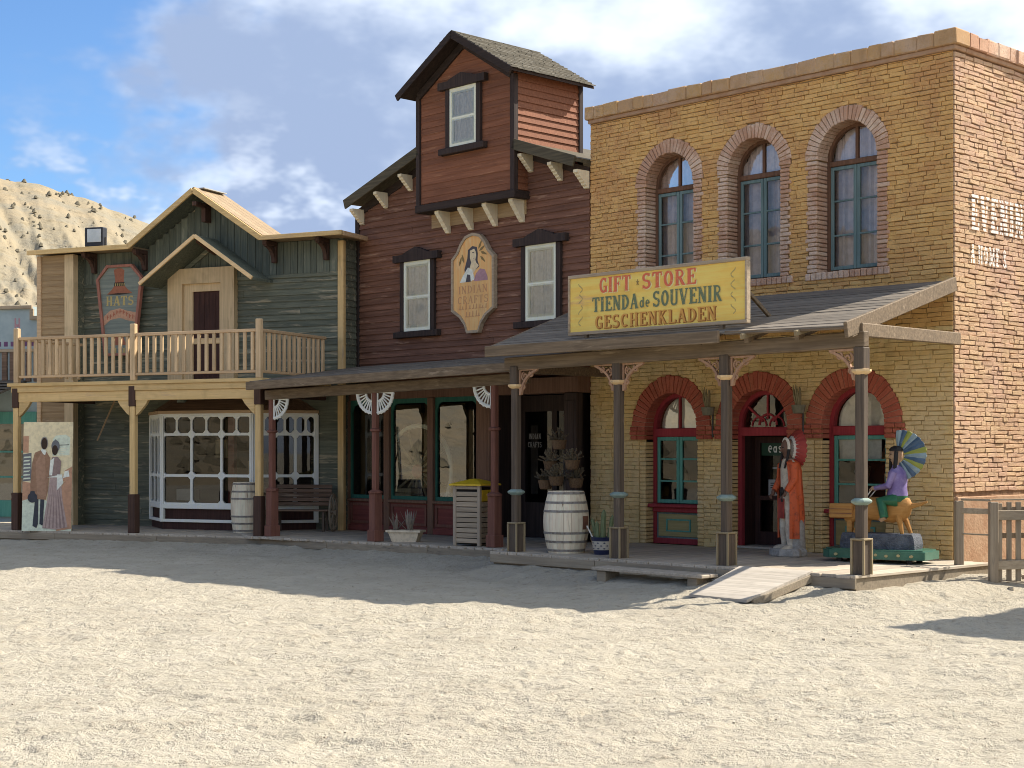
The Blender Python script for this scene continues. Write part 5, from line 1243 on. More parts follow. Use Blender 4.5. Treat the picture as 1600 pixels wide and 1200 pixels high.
flat(m, [(-.34,.30),(.33,.31),(.20,.40),(.12,.48),(-.15,.47),(-.22,.39)], y-.0005, 0); flat(m, [(-.34,.30),(-.05,.325),(.33,.31),(.0,.285)], y-.0015, 1)
lettering(m, 'HATS', 0, .06, .20, y-.001, 3, fit=.72)
flat(m, [(-.42,-.16),(-.25,-.04),(.0,.0),(.2,-.06),(.42,-.10),(.42,-.30),(.2,-.26),(.0,-.2),(-.25,-.24),(-.42,-.36)], y-.001, 4)

for i in range(9):          # illegible worn lettering along the ribbon
    x = -.34+i*.083; zc = -.10-.06*math.cos(i*.8)-.03; flat(m, [(x, zc-.04), (x+.025, zc-.04), (x+.03, zc+.05), (x+.005, zc+.05)], y-.003, 5); flat(m, [(x, zc+random.uniform(-.03,.03)), (x+.06, zc), (x+.06, zc+.02), (x, zc+.02)], y-.004, 5)
flat(m, [(-.16,-.72),(-.12,-.60),(.04,-.57),(.10,-.62),(.14,-.72),(.24,-.78),(-.26,-.78)], y-.001, 0); 
for i in range(5): flat(m, [(-.24+i*.11,-.95),(-.20+i*.11,-.95),(-.20+i*.11,-.84),(-.24+i*.11,-.84)], y-.002, 2)
m.build('painted_hats', ['t_terra', 't_face', 't_ochre', 't_ochre', 't_brownp', 't_rust'], bd, recalc=False)
# flood lamp on the roof edge
fl = thing('flood_lamp', 'black square flood lamp on the green shop roof edge', 'lamp', FG.w(-5.62, 2.25, 6.03), FG.rz+R(8))
m = MB(); m.box(-.22, .22, -.08, .10, .06, .47, 0, .015); bd = m.build('lamp_body', 'lamp_black', fl); m = MB(); m.box(-.15, .18, -.095, -.079, .15, .43, 0, .004); m.build('lamp_glass', 'lamp_face', fl)
m = MB(); m.bar((-.2,.02,.0), (.2,.02,.0), .04, .02); m.bar((-.23,.02,.0), (-.23,.02,.26), .02, .03); m.bar((.23,.02,.0), (.23,.02,.26), .02, .03); m.build('lamp_bracket', 'iron', fl)
# ------------------------------------------------------------------ things on and around the boardwalk
def ringe(cx, cy, z, rx, ry, n=16, rot=0, a0=0, a1=2*math.pi): return [(cx+rx*math.cos(a), cy+ry*math.sin(a), z) for a in [a0+(a1-a0)*i/n for i in range(n)]]
# photo board with two faceless figures
sb = thing('photo_board', 'tall painted photo board of a couple with blank dark faces by the corner post', 'photo board', (-9.2, 30.98, .152), 0)
sb.rotation_euler = (R(-3), 0, -R(4))
m = MB(); m.box(-.50, .50, 0, .035, 0, 2.16); bd = m.build('panel', 't_sky', sb)
m = MB(); y = -.001; lay = [0]
def K(pts, mi): lay[0] += 1; flat(m, [(a-.5, b) for a, b in pts], y-.0004*lay[0], mi)
def EL(cx, cz, rx, rz2, mi, n=18): K([(cx+rx*math.cos(2*math.pi*i/n), cz+rz2*math.sin(2*math.pi*i/n)) for i in range(n)], mi)
K([(0,0),(1,0),(1,.25),(.6,.55),(.2,.72),(0,.72)], 0); K([(0,.60),(.22,.66),(.2,.95),(0,.98)], 9); K([(0,.98),(.18,1.0),(.17,1.55),(0,1.52)], 10); K([(0,1.55),(.11,1.55),(.11,1.88),(0,1.88)], 9)
for i in range(7): K([(.01,1.02+i*.07),(.16-.02*(i%3),1.03+i*.07),(.15,1.06+i*.07),(.02,1.05+i*.07)], 0)
K([(.56,1.45),(.98,1.47),(.98,1.96),(.57,1.93)], 1); K([(.60,1.49),(.94,1.50),(.95,1.85),(.86,1.91),(.66,1.89),(.60,1.82)], 0); K([(.68,1.69),(.93,1.70),(.93,1.715),(.68,1.705)], 6)
for i in range(4): K([(.68,1.63-i*.04),(.90-.03*i,1.635-i*.04),(.90-.03*i,1.645-i*.04),(.68,1.64-i*.04)], 11)
K([(.70,0),(1,.05),(1,1.05),(.86,1.0),(.78,.85)], 9); K([(.78,.98),(.86,1.2),(1,1.28),(1,1.0)], 9); K([(.82,1.05),(.95,1.08),(.93,1.2),(.85,1.18)], 8)
K([(.22,.10),(.26,.62),(.33,.64),(.33,.14),(.30,.06)], 6); K([(.36,.14),(.37,.64),(.45,.64),(.43,.14),(.42,.11)], 6)
K([(.16,.90),(.19,1.35),(.24,1.55),(.36,1.60),(.48,1.56),(.55,1.45),(.54,1.1),(.52,.80),(.48,.62),(.30,.63),(.26,.75),(.22,.68),(.17,.72)], 2); K([(.26,1.35),(.30,.75),(.40,.66),(.48,.70),(.45,1.45),(.38,1.56)], 3)
K([(.36,1.60),(.42,1.66),(.47,1.58),(.45,1.50),(.41,1.52)], 8); EL(.43, 1.74, .075, .13, 7); EL(.43, 1.73, .062, .115, 12); EL(.21, .66, .10, .10, 6); K([(.15,.72),(.27,.72),(.25,.79),(.17,.79)], 6)
K([(.42,.06),(.50,.55),(.55,1.02),(.56,1.10),(.72,1.12),(.78,1.0),(.82,.6),(.93,.08),(.7,.03)], 4)
for i in range(6): K([(.47+i*.075,.06),(.49+i*.08,.06),(.59+i*.03,.9),(.585+i*.03,.9)], 5)
K([(.54,1.08),(.55,1.35),(.60,1.46),(.70,1.47),(.78,1.38),(.76,1.1)], 5); K([(.54,1.1),(.56,1.40),(.64,1.45),(.60,1.1)], 8); K([(.70,.80),(.83,.95),(.80,1.12),(.70,1.12)], 8); K([(.50,1.06),(.70,1.10),(.70,1.06)], 8)
EL(.66, 1.68, .085, .12, 10); K([(.58,1.70),(.66,1.82),(.74,1.70)], 10); EL(.65, 1.60, .06, .10, 12)
m.build('painted_couple', ['t_mint', 't_sky', 't_coat', 't_coat2', 't_dress', 't_dressd', 't_navy', 't_grey', 't_white', 't_brownp', 't_slate', 't_notice', 't_face'], bd, recalc=False)
MB().bar((0, .03, 1.6), (0, .55, .0), .05, .03).build('prop_stay', 'rail_wood', sb)
# barrels
def barrel(name, label, loc, r0, r1, h, group, rz=0, worn=False):
    t = thing(name, label, 'barrel', loc, rz, group); ns = 18; data = None
    rp = lambda z: r0+(r1-r0)*math.sin(math.pi*(.04+.92*z/h))
    for k in range(ns):
        if data is None or k % 6 == 0:
            m = MB(); a = math.pi/ns*.97; zz = [h*i/10 for i in range(11)]
            m.loft([[( rp(z)*math.cos(-a), rp(z)*math.sin(-a), z), ((rp(z)+.004)*1, 0, z), (rp(z)*math.cos(a), rp(z)*math.sin(a), z), ((rp(z)-.022)*math.cos(a), (rp(z)-.022)*math.sin(a), z), ((rp(z)-.022)*math.cos(-a), (rp(z)-.022)*math.sin(-a), z)] for z in zz])
            o = m.build('stave', 'barrel_white', t); data = o.data; o.rotation_euler = (0, 0, 2*math.pi*k/ns)
        else: inst(data, t, (0,0,0), rot=(0, 0, 2*math.pi*k/ns), name='stave')
    for f_ in (.03, .17, .31, .66, .80, .95):
        z0 = h*f_; m = MB(); w_ = .035; m.lathe([(rp(z0)+.001, z0), (rp(z0)+.008, z0), (rp(z0+w_)+.008, z0+w_), (rp(z0+w_)+.001, z0+w_)], 30, m=0, caps=False); m.build('hoop', 'hoop_iron', t, smooth=False)
    m = MB(); m.lathe([(.02, h-.05), (rp(h)-.02, h-.05), (rp(h)-.02, h-.03), (.02, h-.03)], 24); m.build('barrel_head', 'barrel_white', t)
    return t
b1 = barrel('barrel', 'large worn white barrel with a bare red patch by the porch post', FB.w(-4.93, -2.72, .2), .255, .345, .93, 'white barrels', .2)
m = MB(); A = FB.rz
m.loft([[((.348+.0)*math.cos(a)*k, .348*math.sin(a)*k, z) for a in [R(-58+i*5) for i in range(6)]] for z, k in ((.36,.985),(.46,1.005),(.56,1.0))], caps=False); o = m.build('bare_patch', 'st_brown', b1, recalc=False)
b2 = barrel('barrel', 'small pale barrel half hidden behind the yellow corner post', FG.w(-.98, 1.0, .15), .225, .28, .98, 'white barrels')
# bench with wagon wheels for arms
bn = thing('wheel_bench', 'dark slatted bench with wagon wheel arms against the green wall', 'bench', FG.w(-.22, 1.75, .155), -R(5))
for i in range(5): MB().box(-.52, .60, .16+.02*i, .185+.02*i, .50+i*.085, .575+i*.085, 0, .008).build('back_slat', 'bench_wood', bn)
for i in range(4): MB().box(-.52, .62, -.30+i*.12, -.20+i*.12, .405, .43, 0, .008).build('seat_slat', 'bench_wood', bn)
for x in (-.42, .52):
    for y in (-.22, .12): MB().box(x-.025, x+.025, y-.025, y+.025, 0, .405, 0, .006).build('leg', 'post_grey', bn)
for x in (-.60, .68):
    m = MB(); m.tube([(x, -.05+.36*math.cos(2*math.pi*i/20), .37+.36*math.sin(2*math.pi*i/20)) for i in range(21)], .022, 6)
    for i in range(8): m.tube([(x, -.05, .37), (x, -.05+.35*math.cos(math.pi*i/4), .37+.35*math.sin(math.pi*i/4))], .016, 5)
    m.tube([(x-.06, -.05, .37), (x+.06, -.05, .37)], .055, 10); m.build('wheel', 'fence_wood', bn)
# litter bin
tb = thing('litter_bin', 'slatted grey wooden litter bin with a yellow peaked lid', 'bin', FB.w(-7.72, -2.02, .16), -R(32))
S = .24
for sx in (-1, 1):
    for sy in (-1, 1): MB().box(sx*S-.03, sx*S+.03, sy*S-.03, sy*S+.03, 0, 1.0, 0, .008).build('corner_post', 'bin_frame', tb)
MB().box(-S+.01, S-.01, -S+.01, S-.01, .03, .98).build('liner', 'black_room', tb)
for i in range(10):
    z = .05+i*.086
    if i < 10: MB().box(-S+.03, S-.03, -S-.02, -S+.01, z, z+.074, 0, .006).build('slat', 'bin_slat', tb)
    if i < 8: MB().box(S-.01, S+.02, -S+.03, S-.03, z, z+.074, 0, .006).build('slat', 'bin_slat', tb)
    MB().box(-S-.02, -S+.01, -S+.03, S-.03, z, z+.074, 0, .006).build('slat', 'bin_slat', tb)
MB().box(-S+.03, S-.03, -S-.025, -S+.01, .94, .99, 0, .005).build('slat', 'bin_frame', tb)
m = MB(); m.box(S-.02, S+.025, -S+.04, S-.04, .74, .93, 0, .005); sp_ = m.build('symbol_panel', 'bin_yellow', tb)
m = MB(); x = S+.027
for pts in ([(-.01,.80),(.02,.80),(.025,.87),(-.005,.87)], [(-.005,.88),(.02,.88),(.02,.90),(-.005,.90)], [(-.03,.77),(-.015,.77),(.01,.81),(-.01,.81)], [(.02,.77),(.035,.77),(.02,.81),(.005,.81)], [(.025,.85),(.06,.82),(.055,.81),(.025,.835)]): m.poly([(x, a, b) for a, b in pts])
m.build('walker_symbol', 'ink', sp_, recalc=False)
m = MB(); a = S+.075; m.idx([(-a,-a,1.0),(a,-a,1.0),(a,a,1.0),(-a,a,1.0),(-a,-a,1.025),(a,-a,1.025),(a,a,1.025),(-a,a,1.025),(-.05,-.05,1.11),(.05,-.05,1.11),(.05,.05,1.11),(-.05,.05,1.11)], [(0,1,2,3),(0,1,5,4),(1,2,6,5),(2,3,7,6),(3,0,4,7),(4,5,9,8),(5,6,10,9),(6,7,11,10),(7,4,8,11),(8,9,10,11)]); m.build('lid', 'bin_yellow', tb)
# agave trough
ag = thing('agave_trough', 'pale stone trough with spiky dried agaves on the boardwalk edge', 'planter', FB.w(-9.30, -2.20, .16), FB.rz+R(30))
m = MB(); P = []
for z, kx, ky in ((0, .22, .10), (.17, .28, .135), (.17, .315, .16), (.205, .315, .16), (.205, .275, .12), (.17, .27, .12)): P.append([(-kx,-ky,z),(kx,-ky,z),(kx,ky,z),(-kx,ky,z)])
m.loft(P); m.build('trough', 'planter_stone', ag)
MB().box(-.27, .27, -.12, .12, .15, .185).build('soil', 'soil', ag)
def blade(m, c, az_, el, L_, w_):
    d = Vector((math.cos(az_)*math.cos(el), math.sin(az_)*math.cos(el), math.sin(el))); s = d.cross(Vector((0,0,1))).normalized(); n = s.cross(d); rings = []
    for i in range(5):
        t = i/4; p = Vector(c)+d*L_*t+n*(.10*L_*t*t); ww = w_*(1-t)**.6*(.75+.6*t)+.002; rings.append([tuple(p-s*ww), tuple(p-n*ww*.35), tuple(p+s*ww), tuple(p+n*ww*.2)])
    m.loft(rings)
for cx_, n in ((-.17, 11), (.08, 16)):
    m = MB()
    for i in range(n): blade(m, (cx_+random.uniform(-.03,.03), random.uniform(-.03,.03), .18), i*2.4, R(random.uniform(35, 82)), random.uniform(.2, .40)*(1.12 if cx_ > 0 else .85), .024)
    m.build('agave_plant', 'agave', ag)
# cactus pot
cp = thing('cactus_pot', 'small blue and white diamond pot of cactus beside the grey porch post', 'plant pot', FB.w(-4.28, -2.62, .2), FB.rz)
m = MB(); prof = [(.12,0),(.135,.06),(.14,.07),(.16,.20),(.163,.205),(.17,.25),(.175,.26),(.155,.26),(.15,.22)]
m.lathe(prof, 20, mf=lambda i, k: 1 if i == 2 else 0); pt = m.build('pot', ['pot_blue', 'pot_white'], cp, smooth=True)
m = MB()
for r_ in range(3):
    for k in range(10):
        a = 2*math.pi*(k+.5*(r_ % 2))/10; z = .09+r_*.042; rr_ = .14+(z-.07)/.13*.02+.002; da = .16
        m.poly([(rr_*math.cos(a-da*q), rr_*math.sin(a-da*q), z+dz) for q, dz in ((1, 0), (0, -.010), (-1, 0), (0, .010))])
m.build('pot_pattern', 'pot_blue', pt, recalc=False)
m = MB(); m.lathe([(.01,.225),(.15,.225),(.15,.235),(.01,.24)], 16); m.build('soil', 'soil', cp)
for (x, y, h_, r_, tx) in ((-.09,-.02,.30,.032,-.10),(-.02,.05,.40,.034,.0),(.05,-.05,.44,.04,.03),(.10,.03,.36,.032,.08),(.0,-.09,.26,.03,-.03),(-.12,.06,.22,.026,-.14),(.06,.09,.3,.03,.06)):
    m = MB(); n = 12; rings = []
    for i in range(9):
        t = i/8; q = r_*(1 if t < .8 else math.sqrt(max(.02, 1-((t-.8)/.2)**2))); rings.append([(x+tx*t+q*(1 if k % 2 else .78)*math.cos(2*math.pi*k/n), y+q*(1 if k % 2 else .78)*math.sin(2*math.pi*k/n), .23+h_*t) for k in range(n)])
    m.loft(rings); m.build('cactus_stem', 'cactus', cp)
MB().tube([(-.12,-.06,.22),(-.22,-.10,.42)], .012, 5).build('plant_stake', 'feather_white', cp)
# basket stand behind the big barrel
bs = thing('basket_stand', 'dark pole stand hung with wicker baskets of dried flowers behind the barrel', 'flower stand', FB.w(-5.91, -1.75, .2), FB.rz)
m = MB(); m.tube([(0,0,0),(0,0,1.75)], .018, 8); m.lathe([(.2,0),(.2,.03),(.03,.06)], 12); m.build('pole', 'iron', bs)
def tuft(m, c, n, r_):
    for i in range(n):
        a = random.uniform(0, 6.28); e = random.uniform(.2, 1.5); d = Vector((math.cos(a)*math.cos(e), math.sin(a)*math.cos(e), math.sin(e))); L_ = r_*random.uniform(.5, 1.1); s = d.orthogonal().normalized()*.012
        p = Vector(c); q = p+d*L_; m.poly([tuple(p-s*.4), tuple(p+s*.4), tuple(q+s), tuple(q-s)]); m.ell(tuple(q), .016, .016, .014, 5, 3)
for i, (x, y, z) in enumerate(((-.02,-.10,1.56),(-.24,-.06,1.22),(.22,-.05,1.24),(-.02,-.16,.98),(-.32,-.10,.92),(.16,.10,.95))):
    m = MB(); m.lathe([(.085,0),(.10,.02),(.125,.14),(.13,.15),(.118,.15),(.09,.03)], 14); bk = m.build('basket', 'wicker', bs, (x, y, z))
    m = MB(); m.tube([(.12*math.cos(R(a)), 0, .14+.16*math.sin(R(a))) for a in range(0, 181, 20)], .008, 5); m.build('basket_handle', 'wicker', bk)
    m = MB(); tuft(m, (0, 0, .12), 48, .21); m.build('dried_flowers', 'dry_flower', bk, recalc=False)
    m = MB(); m.tube([(-x*.95, -y*.95, .12), (0, 0, .15)], .008, 5); m.build('hook_arm', 'iron', bk)
# wall planters between the arches
for k, (X, lab) in enumerate(((-4.27, 'green wall planter with dry stems between the window and the doorway'), (-2.52, 'green wall planter with dry stems above the painted statue'))):
    wp = thing('wall_planter', lab, 'wall planter', FB.w(X, -.16, 2.30), FB.rz, 'wall planters between the arches')
    m = MB(); m.lathe([(.07,0),(.085,.01),(.11,.12),(.115,.13),(.095,.13),(.06,.03)], 12); m.build('planter_cup', 'sconce_green', wp)
    m = MB(); m.tube([(0,.12,-.35),(0,.12,.05),(0,.05,.03)], .016, 6); m.build('bracket', 'iron', wp)
    m = MB(); 
    for i in range(9): a = i*.7; m.tube([(.03*math.cos(a), .03*math.sin(a), .1), (.05*math.cos(a)-.03, .05*math.sin(a), .30+.05*math.sin(i*2)), (.05*math.cos(a)-.04, .05*math.sin(a), .40+.06*math.sin(i*3))], [.012, .016, .004], 5)
    m.build('dry_stems', 'grass_dry', wp)
# carved statue
st = thing('carved_statue', 'painted wooden statue with feathered headdress and orange cloak by the doorway', 'statue', FB.w(-2.16, -.92, .2), -R(74))
m = MB(); n = 18; rings = []
rad = [random.uniform(.9, 1.1) for _ in range(n)]
for z, k in ((0, .97), (.02, 1.02), (.08, 1.0), (.11, .9)): rings.append([(.33*k*rad[i]*math.cos(2*math.pi*i/n), .25*k*rad[i]*math.sin(2*math.pi*i/n), z+random.uniform(-.008,.008)) for i in range(n)])
m.loft(rings); m.build('rock_base', 'st_grey', st)
m = MB(); n = 16; rg = []
# torso and tunic, one skin from hips to crown
prof = [(.62,.15,.105,0,.0),(.72,.165,.115,0,0),(.86,.16,.11,0,0),(1.0,.15,.10,0,.005),(1.15,.165,.105,0,.01),(1.30,.19,.105,0,.015),(1.38,.17,.09,0,.015),(1.42,.09,.075,0,.01),(1.45,.058,.06,0,-.002),(1.49,.06,.066,0,-.012),(1.53,.072,.085,0,-.02),(1.59,.08,.095,0,-.015),(1.65,.078,.09,0,-.005),(1.70,.05,.06,0,.0)]
for z, rx, ry, cx_, cy_ in prof: rg.append([(cx_+rx*math.cos(2*math.pi*i/n), cy_+ry*math.sin(2*math.pi*i/n), z) for i in range(n)])
m.loft(rg, mf=lambda i, k: 0 if i < 7 else 1)
for s in (-1, 1):        # legs, moccasins
    m.tube([(s*.085, .0, .72), (s*.09, -.02, .40), (s*.095, .0, .13)], [.085, .066, .05], 12, 0); m.loft([[(s*.10+a*.05, -.02+b, .105+c) for a, b, c in ((-1,.05,0),(1,.05,0),(1,.05,.07),(-1,.05,.07))], [(s*.11+a*.05, -.11+b*0, .105+c) for a, b, c in ((-1,0,0),(1,0,0),(1,0,.05),(-1,0,.05))], [(s*.115+a*.03, -.17, .105+c) for a, b, c in ((-1,0,0),(1,0,0),(1,0,.025),(-1,0,.025))]], 0)
m.loft([[(a*.02, -.105+b, 1.575) for a, b in ((-1,0),(1,0),(0,-.004))], [(a*.022, -.10+b, 1.535) for a, b in ((-1,0),(1,0),(0,-.04))], [(a*.016, -.10+b, 1.525) for a, b in ((-1,0),(1,0),(0,-.02))]], 1)
m.box(-.03, .03, -.106, -.09, 1.497, 1.507, 3, 0); 
for s in (-1, 1): m.box(s*.033-.014, s*.033+.014, -.108, -.09, 1.58, 1.59, 3, 0); m.tube([(s*.085,-.02,1.60),(s*.095,-.05,1.45),(s*.085,-.10,1.28)], [.02,.022,.014], 8, 3)
# forearms and hands
for s in (-1, 1):
    m.tube([(s*.19,.0,1.34),(s*.235,-.01,1.12),(s*.20,-.12,.95)], [.072,.062,.046], 10, 4)
    hx, hy, hz = (s*.19, -.15, .92); m.ell((hx, hy, hz), .035, .03, .05, 8, 6, 1)
    for q in range(4): m.tube([(hx-.022+q*.015, hy-.02, hz-.02), (hx-.022+q*.015, hy-.045, hz-.055), (hx-.02+q*.015, hy-.03, hz-.085)], [.010,.010,.007], 5, 1)
    m.tube([(hx-s*.03, hy, hz+.01), (hx-s*.05, hy-.03, hz-.03)], [.011,.009], 5, 1)
m.build('figure', ['st_cream', 'st_skin', 'st_red', 'hair_black', 'st_orange'], st, smooth=True)
m = MB(); m.loft([[(a*.085, -.118+b, z) for a, b in ((-1,0),(1,0),(1,.02),(-1,.02))] for z in (.84, .66, .55)]); m.build('breechcloth', 'st_red', st)
m = MB(); m.tube([(.17,-.20,.93),(.16,-.17,.80)], .018, 6); m.ell((.185,-.19,.96), .045, .03, .055, 10, 6); m.build('held_pouch', 'hair_black', st)
m = MB(); n = 26; rings = []                       # cloak: thick open shell, folds
for z, rx, ry, op in ((.26,.235,.21,62),(.5,.245,.205,60),(.8,.25,.19,58),(1.05,.25,.17,52),(1.25,.245,.155,44),(1.36,.20,.13,38),(1.41,.115,.10,30)):
    a0, a1 = R(-90+op), R(270-op); o_ = []; i_ = []
    for i in range(n):
        a = a0+(a1-a0)*i/(n-1); w_ = 1+.085*math.sin(i*1.9+z*2)*(1.3-z*.7); o_.append((rx*w_*math.cos(a), .02+ry*w_*math.sin(a), z)); i_.append((rx*.9*w_*math.cos(a), .02+ry*.9*w_*math.sin(a), z))
    rings.append(o_+i_[::-1])
m.loft(rings); m.build('cloak', 'st_orange', st, smooth=True)
m = MB(); m.loft([[(.10*k*math.cos(2*math.pi*i/10)+.13, .10*k*math.sin(2*math.pi*i/10)+.10, z) for i in range(10)] for z, k in ((.08,1.1),(.3,1.0),(.5,.95),(.62,.7))]); m.build('stump', 'st_grey', st, smooth=True)
hd = None
m = MB(); m.tube([(.092*math.cos(R(a)), -.03-.035*math.sin(R(a))*.2, 1.60+.115*math.sin(R(a))) for a in range(-20, 201, 20)], .022, 8); hd = m.build('headdress', 'feather_white', st, smooth=True)
for lay_, (r0, r1, mt, back) in enumerate(((.09,.185,'feather_grey',.05),(.14,.25,'feather_white',.10),(.19,.285,'st_red',.13))):
    m = MB(); nf = 21
    for i in range(nf):
        a = R(-72+324*i/(nf-1)); ca, sa = math.cos(a), math.sin(a); w0, w1 = .022, .046
        c0 = Vector((r0*ca*.9, back*.55-.02, 1.57+r0*sa)); c1 = Vector((r1*ca, back+.035, 1.57+r1*sa)); tn = Vector((-sa, 0, ca))
        rings = [[tuple(c+tn*w_*s1+Vector((0, dy, 0))) for s1, dy in ((-1,0),(0,-.008),(1,0),(0,.006))] for c, w_ in ((c0, w0), (c0.lerp(c1, .85), w1), (c1, .020))]
        m.loft(rings)
    m.build('feather_row', mt, hd)
# coin ride: horse with a feathered rider on a green base
rd = thing('coin_ride', 'coin-operated horse ride with purple feathered rider on a green base', 'kiddie ride', FB.w(-.55, -1.02, .2), FB.rz+R(12))
m = MB(); out = [(-.74,-.20),(-.60,-.32),(-.10,-.34),(.0,-.40),(.45,-.40),(.74,-.27),(.76,.25),(.60,.34),(-.62,.34),(-.76,.20)]
m.prism(out, .06, .17, 0, 'XY'); m.prism([(a*.95, b*.93) for a, b in out], .17, .19, 0, 'XY'); bs_ = m.build('base', 'ride_green', rd)
for i, (x, z) in enumerate(((-.5,.11),(-.25,.12),(.1,.12),(.25,.11),(.42,.12),(.58,.11))):
    m = MB(); yy = -.345 if x < 0 else -.405 if x < .5 else -.36; m.prism([(x+.025*math.cos(t), z+.02*math.sin(t)) for t in [k*.785 for k in range(8)]], yy-.004, yy+.03); m.build('spot', 'ride_spot', bs_)
for x in (-.5, .5):
    for y in (-.2, .2): MB().lathe([(.03,0),(.045,.01),(.045,.06)], 10, (x, y)).build('foot', 'iron', rd)
m = MB(); rgs = []
for z, k in ((.19, 1), (.26, 1.0), (.36, .97), (.40, .93)): rgs.append([(a*k+random.uniform(-.012,.012), b*k+random.uniform(-.012,.012), z) for a, b in [(-.52,-.15),(-.3,-.2),(0,-.19),(.3,-.21),(.55,-.16),(.56,.16),(.3,.2),(0,.19),(-.3,.2),(-.53,.15)]])
m.loft(rgs); m.build('rock_block', 'ride_rock', rd)
m = MB(); n = 14; sec = [(-.50,.60,.03,.04),(-.46,.60,.06,.08),(-.36,.64,.075,.10),(-.24,.72,.09,.13),(-.12,.74,.13,.16),(.05,.73,.14,.17),(.20,.72,.15,.18),(.34,.74,.145,.17),(.42,.76,.11,.13),(.46,.78,.035,.04),(.56,.80,.022,.028),(.68,.84,.010,.014)]
m.loft([[(x, w_*math.cos(2*math.pi*i/n), z+h_*math.sin(2*math.pi*i/n)) for i in range(n)] for x, z, w_, h_ in sec])
for (x, y, dx) in ((-.18,-.09,-.14),(-.18,.09,-.02),(.30,-.09,.06),(.30,.09,.12)): m.tube([(x,y,.66),(x+dx*.5,y,.55),(x+dx,y,.40)], [.055,.04,.028], 8)
for y in (-.03, .03): m.tube([(-.34,y,.72),(-.33,y,.80)], [.022,.005], 6)
hr = m.build('horse', 'horse_wood', rd, smooth=True)
m = MB(); m.box(-.70, -.36, -.11, .11, .60, .80, 0, .015); m.box(-.46, -.38, -.05, .05, .38, .60, 0, .01); m.build('coin_box', 'horse_wood', rd)
for i in range(2): MB().box(-.705, -.355, -.118, -.108, .66+i*.06, .668+i*.06).build('box_groove', 'st_brown', rd)
# rider: continuous body, then headdress
m = MB(); n = 14; tor = [(.84,.13,.15),(.92,.14,.165),(1.02,.125,.15),(1.14,.13,.165),(1.24,.12,.17),(1.30,.075,.11),(1.34,.045,.05),(1.37,.05,.055),(1.42,.085,.075),(1.48,.095,.085),(1.54,.085,.078),(1.58,.045,.04)]
m.loft([[(.26-(.02 if z > 1.3 else 0)+rx*math.cos(2*math.pi*i/n), ry*math.sin(2*math.pi*i/n), z) for i in range(n)] for z, rx, ry in tor], mf=lambda i, k: 1 if i < 1 else 0 if i < 6 else 2)
for s in (-1, 1):
    m.tube([(.26,s*.15,1.24),(.20,s*.20,1.06),(-.02,s*.10,1.02)], [.055,.048,.032], 9, 0); m.ell((-.05,s*.09,1.02), .04, .03, .03, 8, 5, 2)
    for q in range(4): m.tube([(-.07,s*.09-.02+q*.013,1.02),(-.10,s*.09-.02+q*.013,1.0),(-.09,s*.09-.02+q*.013,.98)], .008, 5, 2)
    m.tube([(.28,s*.10,.86),(.10,s*.20,.84),(.16,s*.23,.62)], [.10,.085,.06], 10, 1); m.tube([(.16,s*.23,.64),(.10,s*.23,.58)], [.05,.03], 8, 2)
m.ell((.172,-.055,1.455), .02, .02, .024, 6, 4, 2)
for q in (-1, 1): m.ell((.178+q*.028*-.6, -.052+q*.028*.8-(.012 if q < 0 else 0), 1.49), .013, .013, .008, 6, 4, 3)
m.ell((.185,-.055,1.415), .018, .014, .006, 6, 4, 3)
for q, (x_, y_) in ((0, (.15,.07)), (1, (.275,-.085))): m.tube([(x_,y_,1.53),(x_-.01,y_*1.1,1.36),(x_-.03,y_*1.15,1.2)], [.028,.03,.016], 7, 3)
m.build('rider', ['rd_purple', 'rd_green', 'rd_face', 'hair_black'], rd, smooth=True)
m = MB(); m.tube([(-.06,-.09,1.02),(-.25,-.06,.78)], .008, 5); m.tube([(-.06,.09,1.02),(-.25,.06,.78)], .008, 5); m.build('reins', 'feather_white', rd)
m = MB(); m.loft([[(.245+rx*math.cos(2*math.pi*i/14), ry*math.sin(2*math.pi*i/14), z) for i in range(14)] for z, rx, ry in ((1.535,.098,.090),(1.56,.098,.090),(1.59,.07,.065),(1.605,.03,.03))]); hh = m.build('hair_cap', 'hair_black', rd, smooth=True)
cols = ['rd_lblue', 'rd_blue', 'rd_lime', 'rd_lblue', 'rd_blue', 'rd_blue', 'rd_lime', 'rd_lblue', 'rd_blue', 'rd_lime', 'rd_lblue', 'rd_blue', 'rd_lblue', 'rd_blue']
for i in range(14):
    a = R(88-12.6*i); m = MB(); c0 = Vector((.26, 0, 1.47)); d = Vector((math.cos(a), 0, math.sin(a))); tn = Vector((-math.sin(a), 0, math.cos(a))); Lf = .40-.05*abs(i-6)/6
    m.loft([[tuple(c0+d*q+tn*w_*s1+Vector((0, dy+.18*q*q*2, 0))) for s1, dy in ((-1,0),(0,-.012),(1,0),(0,.010))] for q, w_ in ((.10,.012),(Lf*.7,.040),(Lf*.97,.046),(Lf,.02))]); m.build('feather', cols[i], rd)
